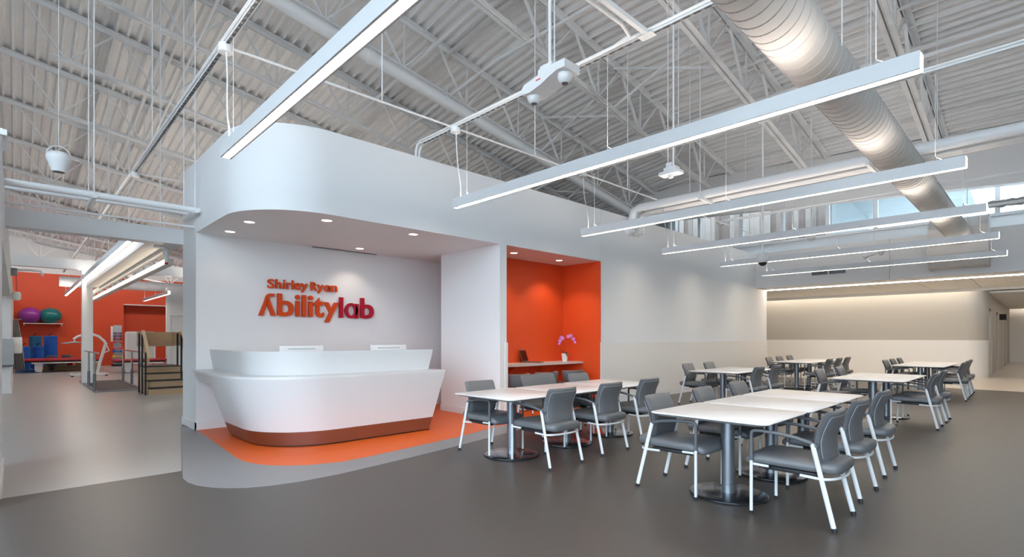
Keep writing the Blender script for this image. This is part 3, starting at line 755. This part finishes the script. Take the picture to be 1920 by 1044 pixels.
# ------------------------------------------------------------------ cafe tables
ZT = .728
def make_table(label):
    t = thing('cafe_table', label, 'table', (0, 0, 0), 0, 'white square cafe tables on silver disc bases')
    L, W = .985, 1.0
    def outline(inset, z, r=.07):
        pts = rrect(-L/2+inset, -W/2+inset, L/2-inset, W/2-inset, r, 6); out = []
        for x, y in pts: out.append((x, y, z))
        return out
    MB().loft([outline(.008, ZT-.012), outline(.0, ZT-.007), outline(.0, ZT-.003), outline(.004, ZT)]).build('tabletop', M['tabletop'], t, ang=50)
    MB().loft([outline(.045, ZT-.030), outline(.010, ZT-.0125)]).build('edge_band', M['tabedge'], t, ang=20)
    box('mounting_plate', (-.22, -.22, ZT-.042, .22, .22, ZT-.030), M['black'], t)
    c = MB().lathe([(.054, .022), (.054, ZT-.042)], (0, 0, 0), 28).build('column', M['silver'], t)
    MB().lathe([(.055, .10), (.0555, .102), (.055, .104)], (0, 0, 0), 28, cap=False).build('column_ring', M['graypl'], c)
    d = MB().lathe([(.315, .010), (.322, .012), (.322, .019), (.315, .022), (.05, .0235)], (0, 0, 0), 56).build('base_disc', M['disc'], t, ang=30)
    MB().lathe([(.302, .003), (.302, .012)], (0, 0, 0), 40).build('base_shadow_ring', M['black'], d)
    for k in range(5):
        a = k*2*PI/5+.4
        MB().lathe([(.013, 0), (.013, .012)], (.28*math.cos(a), .28*math.sin(a), 0), 8).build('glide', M['graypl'], d)
    return t
tspec = []
rowsT = [('in the row in front of the orange alcove', [4.20, 5.20, 6.20], 4.37), ('in the row nearest the camera', [4.52, 5.505, 6.49], 1.93),
         ('in the middle row by the white wall', [10.06, 11.05], 4.44), ('in the middle row to the right', [9.98, 10.97], 1.94),
         ('in the rear row by the wall', [15.4, 16.4, 17.4], 4.72), ('in the rear row at the right', [15.45, 16.45, 17.45], 2.05)]
tb = None
for rn, xs, y in rowsT:
    nm = ['front', 'middle', 'rear'] if len(xs) == 3 else ['front', 'rear']
    for n_, x in zip(nm, xs):
        lab = 'white square cafe table, %s one %s' % (n_, rn)
        dy = random.uniform(-.012, .012)
        if tb is None: tb = make_table(lab); tb.location = (x, y+dy, 0)
        else: dup(tb, (x, y+dy, 0), 0, lab)

# ------------------------------------------------------------------ guest chairs
def make_chair(label, wide=1.0):
    t = thing('guest_chair', label, 'chair', (0, 0, 0), 0, 'grey guest chairs with white legs')
    H = .262*wide; W = .235*wide
    # seat cushion
    b = MB(); rings = []
    def sring(y, z0, z1, hw):
        zc, hz = (z0+z1)/2, (z1-z0)/2; pts = []
        for k in range(20):
            a = 2*PI*k/20; c_, s_ = math.cos(a), math.sin(a)
            pts.append((hw*math.copysign(abs(c_)**.42, c_), y, zc+hz*math.copysign(abs(s_)**.6, s_)))
        return pts
    for y, z0, z1, f in ((-.030, .415, .455, .60), (-.022, .395, .475, .84), (.01, .385, .482, .97), (.15, .382, .478, 1.03), (.32, .385, .476, 1.08), (.48, .385, .482, 1.10), (.56, .378, .478, 1.09), (.605, .370, .458, 1.05), (.628, .378, .438, .97), (.638, .395, .42, .80)):
        rings.append(sring(y, z0, z1, W*f))
    b.loft(rings).build('seat', M['vinyl'], t, ang=60)
    box('seat_pan', (-W*.9, .12, .355, W*.9, .50, .386), M['black'], t, bev=.006)
    # backrest: curved cushion and rear panel
    def yb(z):
        f = (z-.47)/(.84-.47)
        return .088+.035*math.sin(min(1, f*1.3)*PI*.75)-.085*f*f
    def bring(z, hw, th, off=0):
        pts = []; n = 14
        for side in (1, -1):
            for k in range(n+1):
                u = -1+2*k/n if side == 1 else 1-2*k/n
                e = (1-abs(u)**6)**.5 if abs(u) < 1 else 0
                x = hw*u
                pts.append((x, yb(z)+off+.50/wide*x*x+side*th*e, z))
        return pts[:n+1]+pts[n+2:-1]
    zs = [(.455, .80, .010), (.462, .88, .022), (.49, .925, .030), (.55, .945, .032), (.62, .965, .033), (.70, .985, .033), (.77, 1.0, .033), (.815, 1.0, .032), (.832, .985, .024), (.842, .93, .010)]
    back = MB().loft([bring(z, W*f, th) for z, f, th in zs]).build('backrest', M['vinyl'], t, ang=60)
    zs2 = [(.470, .76, .006), (.476, .84, .012), (.52, .86, .014), (.62, .875, .014), (.72, .895, .014), (.79, .91, .014), (.800, .90, .012), (.806, .85, .006)]
    MB().loft([bring(z, W*f, th, -.026) for z, f, th in zs2]).build('back_panel', M['vinyl'], back, ang=50)
    # welt along the sides and top of the rear panel
    pp = []
    def pt(z, u, f): 
        x = W*f*u
        return (x, yb(z)-.026+.50/wide*x*x-.006, z)
    for z in (.50, .56, .62, .68, .74, .785): pp.append(pt(z, -.97, .885 if z < .7 else .90))
    for k in range(9): pp.append(pt(.803, -.88+.22*k, .90))
    for z in (.785, .74, .68, .62, .56, .50): pp.append(pt(z, .97, .885 if z < .7 else .90))
    MB().tube(pp, .0042, 6).build('welt', M['welt'], back)
    for s in (-1, 1):
        # legs
        l = MB().tube([(s*H, .0, .028), (s*(H-.012), .14, .608)], .0135, 10, ry=.0175).build('leg', M['chairleg'], t)
        MB().tube([(s*H, -.006, .0), (s*H, .0, .03)], .0145, 10, ry=.0185).build('foot_cap', M['black'], l)
        l = MB().tube([(s*(H+.008), .565, .025), (s*(H+.008), .565, .425)], .0125, 10).build('leg', M['chairleg'], t)
        MB().tube([(s*(H+.008), .565, 0), (s*(H+.008), .565, .027)], .0135, 10).build('foot_cap', M['black'], l)
        # arm: rises from the front leg and runs back to the frame
        hx = s*(H+.008)
        MB().tube([(hx, .565, .42), (hx, .565, .625), (hx, .560, .645), (hx, .545, .656), (hx, .50, .660), (hx*.995, .38, .655), (s*H*.985, .25, .637), (s*(H-.008), .16, .615), (s*(H-.014), .125, .602), (s*(H-.014), .118, .585)], .0125, 10, ry=.0135).build('armrest', M['graypl'], t)
        MB().tube([(s*(H-.012), .13, .56), (s*(H-.045), .118, .58), (s*(W*.84), .112, .60)], .012, 8).build('back_bracket', M['graypl'], t)
        MB().tube([(s*(H+.008), .55, .395), (s*(H-.005), .44, .39)], .010, 8).build('seat_bracket', M['chairleg'], t)
    pts = [(H*math.cos(a)*.985, .10-.118*abs(math.sin(a))**.8, .362) for a in [PI*k/18 for k in range(19)]]
    MB().tube([(H*.97, .22, .365)]+pts+[(-H*.97, .22, .365)], .0105, 8).build('seat_rail', M['chairleg'], t)
    return t
def C_(x, y, face, jitter=0): return (x, y, 0 if face > 0 else PI)
chairs = [
    # x, rear y, facing, label, wide
    (4.43, 1.04, 1, 'grey guest chair nearest the camera, right side of the front table row', 1),
    (5.365, 1.075, 1, 'grey guest chair, middle one on the right of the front table row', 1),
    (6.42, 1.10, 1, 'grey guest chair, rear one on the right of the front table row', 1),
    (4.42, 2.635, -1, 'grey guest chair at the left front corner of the front table row, facing right', 1),
    (5.40, 2.66, -1, 'grey guest chair, middle one on the left of the front table row', 1),
    (6.41, 2.70, -1, 'grey guest chair, rear one on the left of the front table row', 1),
    (4.19, 5.00, -1, 'grey guest chair at the left corner of the alcove table row, against the white pier', 1),
    (5.58, 5.32, -1, 'extra wide grey chair pulled back from the alcove table row', 1.55),
    (6.18, 5.02, -1, 'grey guest chair behind the alcove table row, below the orchid', 1),
    (4.245, 3.56, 1, 'grey guest chair with its back to the camera, left one along the alcove table row', 1),
    (5.175, 3.58, 1, 'grey guest chair with its back to the camera, middle one along the alcove table row', 1),
    (6.10, 3.615, 1, 'grey guest chair with its back to the camera, right one along the alcove table row', 1),
    (10.20, 5.30, -1, 'grey guest chair by the white wall, front one of the middle row table', 1),
    (11.22, 5.32, -1, 'grey guest chair by the white wall, rear one of the middle row table', 1),
    (10.02, 3.66, 1, 'grey guest chair seen from behind, front one at the middle row table by the wall', 1),
    (10.98, 3.68, 1, 'grey guest chair seen from behind, rear one at the middle row table by the wall', 1),
    (10.0, 2.78, -1, 'grey guest chair, front one on the left of the right-hand middle table', 1),
    (11.05, 2.72, -1, 'grey guest chair, rear one on the left of the right-hand middle table', 1),
    (10.135, 1.115, 1, 'grey guest chair, front one on the right of the right-hand middle table', 1),
    (11.13, 1.12, 1, 'grey guest chair, rear one on the right of the right-hand middle table', 1),
    (15.35, 5.50, -1, 'grey guest chair, front one on the wall side of the rear left table row', 1),
    (16.35, 5.56, -1, 'grey guest chair, middle one on the wall side of the rear left table row', 1),
    (17.35, 5.60, -1, 'grey guest chair, far one on the wall side of the rear left table row', 1),
    (15.1, 3.80, 1, 'grey guest chair seen from behind, front one of the rear left table row', 1),
    (16.0, 3.80, 1, 'grey guest chair seen from behind, middle one of the rear left table row', 1),
    (16.95, 3.82, 1, 'grey guest chair seen from behind, far one of the rear left table row', 1),
    (15.35, 2.78, -1, 'grey guest chair, front one on the left of the rear right table row', 1),
    (16.30, 2.80, -1, 'grey guest chair, middle one on the left of the rear right table row', 1),
    (17.20, 2.80, -1, 'grey guest chair, far one on the left of the rear right table row', 1),
    (15.10, 1.20, 1, 'grey guest chair, front one on the right of the rear right table row', 1),
    (16.15, 1.225, 1, 'grey guest chair, middle one on the right of the rear right table row', 1),
    (17.13, 1.245, 1, 'grey guest chair, far one on the right of the rear right table row', 1),
]
c0 = None
for x, y, f, lab, wd in chairs:
    rz = (0 if f > 0 else PI)
    if wd != 1:
        c = make_chair(lab, wd); c.location = (x, y, 0); c.rotation_euler = (0, 0, rz); continue
    rz += math.radians(random.uniform(-1.2, 1.2))
    if c0 is None: c0 = make_chair(lab); c0.location = (x, y, 0); c0.rotation_euler = (0, 0, rz)
    else: dup(c0, (x, y, 0), rz, lab)

# ------------------------------------------------------------------ gym corridor
t = thing('ceiling_pipes', 'pair of grey-white pipes on trapeze hangers crossing above the corridor at left', 'pipe')
for y, z, r in ((8.62, 3.245, .045), (9.12, 3.30, .045)): MB().tube([(-4, y, z), (1.93, y, z)], r, 14).build('pipe', M['powder'], t)
MB().tube([(-4, 8.9, 3.05), (1.93, 8.9, 3.05)], .014, 8).build('conduit', M['powder'], t)
for X in (.72, 1.86):
    MB().bar((X, 8.45, 3.20), (X, 9.3, 3.22), .045, .045).build('trapeze_bar', M['powder'], t)
    for y in (8.55, 9.25): MB().tube([(X, y, 3.2), (X, y, roofz(X, y))], .007, 6).build('hanger_rod', M['powder'], t)
t = thing('conduit_run', 'thin white conduit crossing above the corridor behind the pipes', 'conduit')
MB().tube([(1.5, 11.0, 4.25), (5, 11.0, 4.25)], .014, 8).build('conduit', M['powder'], t)
MB().lathe([(.062, -.055), (.068, -.05), (.068, .02), (.06, .03)], (1.48, 11.0, 4.24), 20).build('canopy', M['powder'], t)
gl = make_light('white linear pendant light running away down the gym corridor', 17.9, M['gymlens']); gl.location = (1.48, 10.85, ZB)
g2 = make_light('linear light far back in the gym beside the white column', 5.2, M['gymlens']); g2.location = (4.0, 22.2, 2.98)
for k, (x, y0) in enumerate(((4.2, 11.5), (7.0, 12.0))):  # out-of-view lights added to brighten the gym
    L = make_light(['linear pendant light behind the reception box, nearer the corridor', 'linear pendant light behind the reception box, farther from the corridor'][k], 9.0, M['gymlens']); L.location = (x, y0, ZB)
t = thing('lift_track', 'ceiling patient-lift track with posts and a light strip below, along the corridor', 'lift track')
MB().box(1.80, 10.5, 2.86, 1.90, 23.0, 2.94).build('track_rail', M['powder'], t)
for k in range(11): MB().tube([(1.88, 10.8+k*1.15, 2.86), (1.92, 10.8+k*1.15, 2.76)], .035, 10).build('post', M['powder'], t)
MB().box(1.86, 10.6, 2.66, 1.98, 23.0, 2.76).build('lower_rail', M['powder'], t)
box('light_strip', (1.845, 10.65, 2.69, 1.858, 22.9, 2.745), M['warmlens'], t)
for k in range(4): MB().tube([(1.85, 11+k*3.6, 2.94), (1.85, 11+k*3.6, roofz(1.85, 11+k*3.6))], .008, 6).build('hanger_rod', M['powder'], t)
t = thing('lift_motor', 'white lift motor unit hanging from the track beside the reception box', 'motor', (1.80, 10.2, 2.9))
box('carriage', (-.16, -.1, -.02, .16, .1, .03), M['powder'], t, bev=.01)
box('upper_body', (-.05, -.05, .03, .06, .05, .13), M['powder'], t, bev=.01)
MB().lathe([(.045, -.02), (.05, -.1), (.03, -.16), (.028, -.25), (.022, -.26)], (0, 0, 0), 16).build('motor_body', M['powder'], t)
MB().lathe([(.022, -.26), (.03, -.275), (.02, -.29)], (0, 0, 0), 12).build('hook', M['red'], t)

# ducts on the orange wall
for q, (x0, x1) in enumerate(((1.25, 2.9), (2.95, 6.6))):
    t = thing('wall_duct', ['short white round duct high before the orange gym wall, left of the column', 'long white round duct with a grille high before the orange gym wall'][q], 'duct', (0, 28.2, 3.72))
    MB().tube([(x0, 0, 0), (x1, 0, 0)], .21, 24).build('duct_shell', M['powder'], t)
    for k in range(int((x1-x0)/.28)): MB().lathe([(.211, 0), (.216, .008), (.211, .016)], (x0+.14+k*.28, 0, 0), 24, axis='x', cap=False).build('seam_ring', M['steel'], t)
    box('grille', (x1-.9 if q else x1-.4, -.225, -.06, x1-.55 if q else x1-.15, -.19, .06), M['grille'], t)
    for x_ in (x0+.3, x1-.6): MB().tube([(x_, 0, .2), (x_, 0, 1.9)], .007, 6).build('hanger_rod', M['powder'], t)
MB_ = thing('wall_camera', 'small white dome camera on the orange gym wall', 'camera', (3.1, 32.6, 3.6))
MB().lathe([(.12, .1), (.13, .05), (.11, -.03), (.05, -.1)], (0, 0, 0), 16).build('housing', M['powder'], MB_)
MB().tube([(0, .1, .05), (0, 0, .08)], .03, 8).build('bracket', M['powder'], MB_)
# shelf with exercise balls
t = thing('wall_shelf', 'narrow white shelf on the orange gym wall carrying exercise balls', 'shelf', (0, 32.3, 2.03))
box('shelf_board', (.2, -.25, 0, 1.56, .4, .03), M['powder'], t)
for x_ in (.22, 1.5): box('bracket', (x_, -.2, -.07, x_+.03, .4, 0), M['powder'], t)
for q, (x_, m_, w) in enumerate(((.44, 'ballp', 'purple'), (1.13, 'ballt', 'teal'))):
    b = MB(); b.lathe([(.41*math.sin(PI*k/16)+.0005, .36-.36*math.cos(PI*k/16)) for k in range(17)], (x_, 32.25, 2.062), 32)
    bo = b.build('exercise_ball', M[m_], ang=60); tag(bo, 'large %s exercise ball on the wall shelf' % w, 'ball', 'exercise balls on the shelf')
    MB().lathe([(.02, 0), (.02, .012), (.001, .014)], (x_-.12, 31.90, 2.42), 10, axis='y').build('valve', M['grille'], bo)
# foam rolls
for q, (x_, y_, r, h, m_, w) in enumerate(((.22, 29.8, .19, 1.02, 'blue', 'short blue foam roll at the left, nearest the curtain'), (.60, 31.4, .22, 1.46, 'teal', 'tall dark teal foam roll behind the shorter ones'),
                                           (.66, 30.2, .19, 1.02, 'blue', 'short blue foam roll in front of the dark teal one'), (1.08, 30.6, .235, 1.47, 'blue', 'tall blue foam roll at the right end'))):
    t = thing('foam_roll', w, 'foam roll', (x_, y_, .004), 0, 'upright foam rolls by the gym wall')
    MB().lathe([(r-.02, 0), (r, .02), (r, h-.02), (r-.02, h)], (0, 0, 0), 28).build('roll', M[m_], t)
    MB().tube([(-.05, 0, h-.01), (-.02, 0, h+.10), (.05, 0, h+.12)], .018, 8).build('strap', M['black'], t)
for q, (x_, y_, z_) in enumerate(((1.06, 29.5, .62), (1.62, 30.6, .62))):
    o = MB().lathe([(.16, 0), (.17, .01), (.17, z_-.01), (.16, z_)], (x_, y_, .003), 24).build('bolster', M['graypl']); tag(o, ['grey round bolster standing behind the red mat table, left', 'grey round bolster standing behind the red mat table, right'][q], 'bolster')
o = box('floor_mat', (-.05, 27.6, .001, .6, 31.5, .035), M['bluemat']); tag(o, 'blue floor mat beside the grey curtain', 'mat')
# mat tables
def mat_table(label, x0, y0, x1, y1, z, legs):
    t = thing('mat_table', label, 'treatment table')
    MB().box(x0, y0, z-.07, x1, y1, z, bev=.025).build('padded_top', M['red'], t)
    box('under_frame', (x0+.08, y0+.08, z-.12, x1-.05, y1-.05, z-.071), M['black'], t)
    box('steel_rail', (x0+.3, y0+.06, z-.17, x1-.1, y0+.12, z-.12), M['powder'], t)
    for lx in legs:
        l = MB().box(lx, y0+.15, .12, lx+.24, y0+.45, z-.12).build('leg', M['powder'], t)
        box('leg_sleeve', (lx+.02, y0+.17, .02, lx+.22, y0+.43, .12), M['powder'], l)
        box('foot_plate', (lx-.02, y0+.1, .0, lx+.26, y0+.6, .02), M['graypl'], l)
    return t
mat_table('long red padded mat table at the far left of the gym', .11, 27.5, 2.62, 29.3, .53, (.50, 1.95))
mat_table('red padded mat table behind the parallel bars', 2.72, 24.9, 4.42, 26.3, .53, (3.05,))
o = MB().box(.75, 29.35, 0, 2.7, 29.6, .2).build('storage_bench', M['wood']); tag(o, 'low wooden plinth behind the red mat table', 'bench')
for k in range(5):
    o = box('therapy_block', (1.25+k*.3, 29.38, .2, 1.45+k*.3, 29.58, .40-.02*(k % 2)), M['woodpale'] if k % 2 == 0 else M['red'], bev=.01)
    tag(o, 'small %s block on the low wooden plinth, %s from the left' % ('wooden' if k % 2 == 0 else 'red', NW[k]), 'block')
# curtain
b = MB(); n = 40
rows = []
for z in (.28, 1.2, 2.0):
    spread = .30 if z < .5 else (.24 if z < 1.5 else .12)
    rows.append([( -.10+spread*k/n, 24.6+.06*math.sin(k*1.1), z) for k in range(n+1)])
b.loft(rows, cap=False, closed=False); o = b.build('curtain', M['curtain'], ang=80); tag(o, 'gathered grey privacy curtain at the left gym wall', 'curtain')
s_ = o.modifiers.new('thick', 'SOLIDIFY'); s_.thickness = .006
MB().tube([(-.10, 24.6, 2.02), (.12, 24.6, 2.02)], .012, 8).build('curtain_rod', M['chrome'], o)
# dispensers and column pieces on the left wall
t = thing('towel_dispenser', 'grey-white towel dispenser on the left wall', 'dispenser', (-.37, 17.68, 1.05))
MB().box(0, 0, -.34, .32, .22, .31, bev=.03).build('housing', M['drygrey'], t)
box('outlet', (.03, .04, -.38, .29, .19, -.338), M['graypl'], t)
o = MB().box(-.10, 18.3, .98, .10, 18.7, 1.40, bev=.02).build('soap_dispenser', M['powder']); tag(o, 'small white soap dispenser behind the towel dispenser', 'dispenser')
t = thing('wall_device', 'grey wall box with red cable at the left above the corridor', 'wall device', (-.112, 18.1, 3.05))
MB().box(0, -.12, -.09, .12, .12, .09, bev=.01).build('housing', M['silver'], t)
MB().tube([(.1, 0, -.09), (.11, 0, -.5)], .012, 8).build('cable', M['redlabel'], t)
MB().lathe([(.07, -.5), (.09, -.55), (.09, -.68), (.05, -.72)], (.1, 0, 0), 16).build('reel', M['powder'], t)
MB().tube([(.1, 0, .05), (.35, 0, .07), (.55, 0, .06), (.6, 0, -.05)], .03, 10).build('arm_tube', M['powder'], t)
# parallel bars
t = thing('parallel_bars', 'chrome parallel bars with a dark walkway by the white column', 'parallel bars')
for x_ in (1.45, 2.43):
    MB().tube([(x_, 16.3, 1.0), (x_, 21.4, 1.0)], .022, 10).build('hand_rail', M['chrome'], t)
    MB().box(x_-.04, 16.65, .0, x_+.04, 21.0, .035).build('base_rail', M['silver'], t)
    for y in (17.1, 18.6, 20.3):
        p_ = MB().tube([(x_, y, .03), (x_, y, .98)], .024, 10).build('post', M['chrome'], t)
        MB().tube([(x_, y, .03), (x_, y, .45)], .034, 10).build('post_sleeve', M['silver'], p_)
MB().box(1.5, 16.75, .001, 2.38, 20.9, .022).build('walkway', M['mat_rubber'], t)
box('cross_plate', (1.41, 16.62, .001, 2.47, 16.74, .03), M['silver'], t)
# training stairs
t = thing('training_stairs', 'wooden training stairs with plywood guard and black rails', 'stairs')
SX0, SX1, SY = 2.28, 3.10, 14.95
for k in range(4):
    y0 = SY+.28*k; z = .165*(k+1)
    MB().box(SX0+.04, y0, z-.165, SX1, y0+.018, z-.022).build('riser', M['wood'], t)
    MB().box(SX0+.02, y0-.02, z-.022, SX1, y0+.30 if k < 3 else y0+.85, z).build('tread', M['black'], t)
MB().prism([(SY+.02, 0), (SY+.02, .14), (SY+.28, .14), (SY+.28, .30), (SY+.56, .30), (SY+.56, .47), (SY+.84, .47), (SY+.84, .63), (SY+1.6, .63), (SY+1.6, 0)], SX0+.02, SX0+.045, 'yz').build('side_panel', M['woodpale'], t, smooth=False)
for s_, xx in ((0, SX0-.03), (1, SX1-.02)):
    MB().prism([(SY-.18, .90), (SY+.62, 1.54), (SY+1.5, 1.54), (SY+1.5, 1.18), (SY+.60, 1.18), (SY+.0, .72)], xx, xx+.03, 'yz').build('guard_panel', M['woodpale'], t, smooth=False)
    MB().bar((xx+.015, SY-.2, .90), (xx+.015, SY+.64, 1.56), .07, .03).build('hand_rail', M['woodpale'], t)
    for y, z in ((SY+.05, 1.03), (SY+.50, 1.46), (SY+.95, 1.50)): MB().box(xx-.035, y, 0, xx-.005, y+.07, z).build('post', M['black'], t)
MB().box(SX0-.02, SY+1.48, 1.16, SX1, SY+1.51, 1.54).build('guard_panel', M['wood'], t)
# hoist
t = thing('patient_hoist', 'white mobile patient hoist with a curved boom behind the column', 'hoist', (0, 24, 0))
MB().tube([(1.45, 0, 1.33), (1.55, 0, 1.42), (1.75, 0, 1.50), (1.95, 0, 1.52), (2.15, 0, 1.44), (2.30, 0, 1.28), (2.36, 0, 1.16)], .045, 10).build('boom', M['powder'], t)
MB().tube([(2.36, 0, 1.2), (2.18, 0, .45), (2.12, 0, .12)], .05, 10).build('mast', M['powder'], t)
MB().tube([(2.36, 0, 1.18), (2.45, 0, .92), (2.22, 0, .78)], .022, 8).build('push_handle', M['powder'], t)
MB().tube([(1.95, 0, 1.45), (1.95, 0, .72)], .022, 8).build('actuator', M['chrome'], t)
MB().tube([(1.48, 0, 1.35), (1.47, 0, 1.22)], .02, 8).build('hanger_link', M['powder'], t)
MB().tube([(1.12, 0, 1.18), (1.3, 0, 1.2), (1.47, 0, 1.23), (1.75, 0, 1.2)], .025, 8).build('spreader_bar', M['silver'], t)
for y in (-.3, .3): MB().box(1.35, y-.03, .05, 2.4, y+.03, .11).build('base_leg', M['powder'], t)
for x_ in (1.4, 2.35):
    for y in (-.3, .3): MB().lathe([(.04, -.02), (.045, 0), (.04, .02)], (x_, y, .045), 14, axis='y').build('castor', M['black'], t)
# dumbbell rack
t = thing('dumbbell_rack', 'upright grey dumbbell rack by the orange wall corner', 'rack', (3.55, 31.5, 0))
box('upright', (-.16, .0, .1, .16, .1, 2.0), M['drygrey'], t, bev=.01)
box('foot', (-.22, -.25, 0, .22, .3, .1), M['black'], t, bev=.01)
box('side_plate', (-.26, .05, 1.2, -.17, .09, 1.95), M['powder'], t)
for k, (z, m_) in enumerate(((1.62, 'violet'), (1.47, 'violet'), (1.33, 'red'), (1.18, 'pink'), (.88, 'pink'), (.74, 'blue'), (.46, 'yellow'), (.32, 'cyan'))):
    tt = thing('dumbbell', 'small %s dumbbell resting in the upright rack, %s from the top' % ({'violet': 'dark violet', 'red': 'dark red', 'pink': 'pink', 'blue': 'blue', 'yellow': 'yellow', 'cyan': 'light blue'}[m_], NW[k]), 'dumbbell', (3.55, 31.42, z), 0, 'dumbbells in the upright rack')
    w = .15+.012*k; r = .04+.006*k
    MB().tube([(-w*.6, 0, 0), (w*.6, 0, 0)], .02, 8).build('handle', M[m_], tt)
    for s in (-1, 1): MB().lathe([(r*.7, -.05), (r, -.04), (r, .04), (r*.7, .05)], (s*w*.75, 0, 0), 10, axis='x').build('weight', M[m_], tt)
# white board behind the bars
t = thing('rolling_board', 'white rolling board standing behind the red mat table', 'board', (0, 27.6, 0))
MB().prism(rrect(3.36, .42, 4.46, 1.66, .08), -.02, .02, 'xz').build('panel', M['powder'], t)
MB().prism(rrect(3.44, .5, 4.40, 1.58, .05), -.026, -.02, 'xz').build('face', M['solid'], t)
for x_ in (3.45, 4.37):
    MB().tube([(x_, 0, .42), (x_, 0, .05)], .02, 8).build('leg', M['silver'], t)
    MB().box(x_-.03, -.3, .0, x_+.03, .3, .05).build('foot', M['silver'], t)
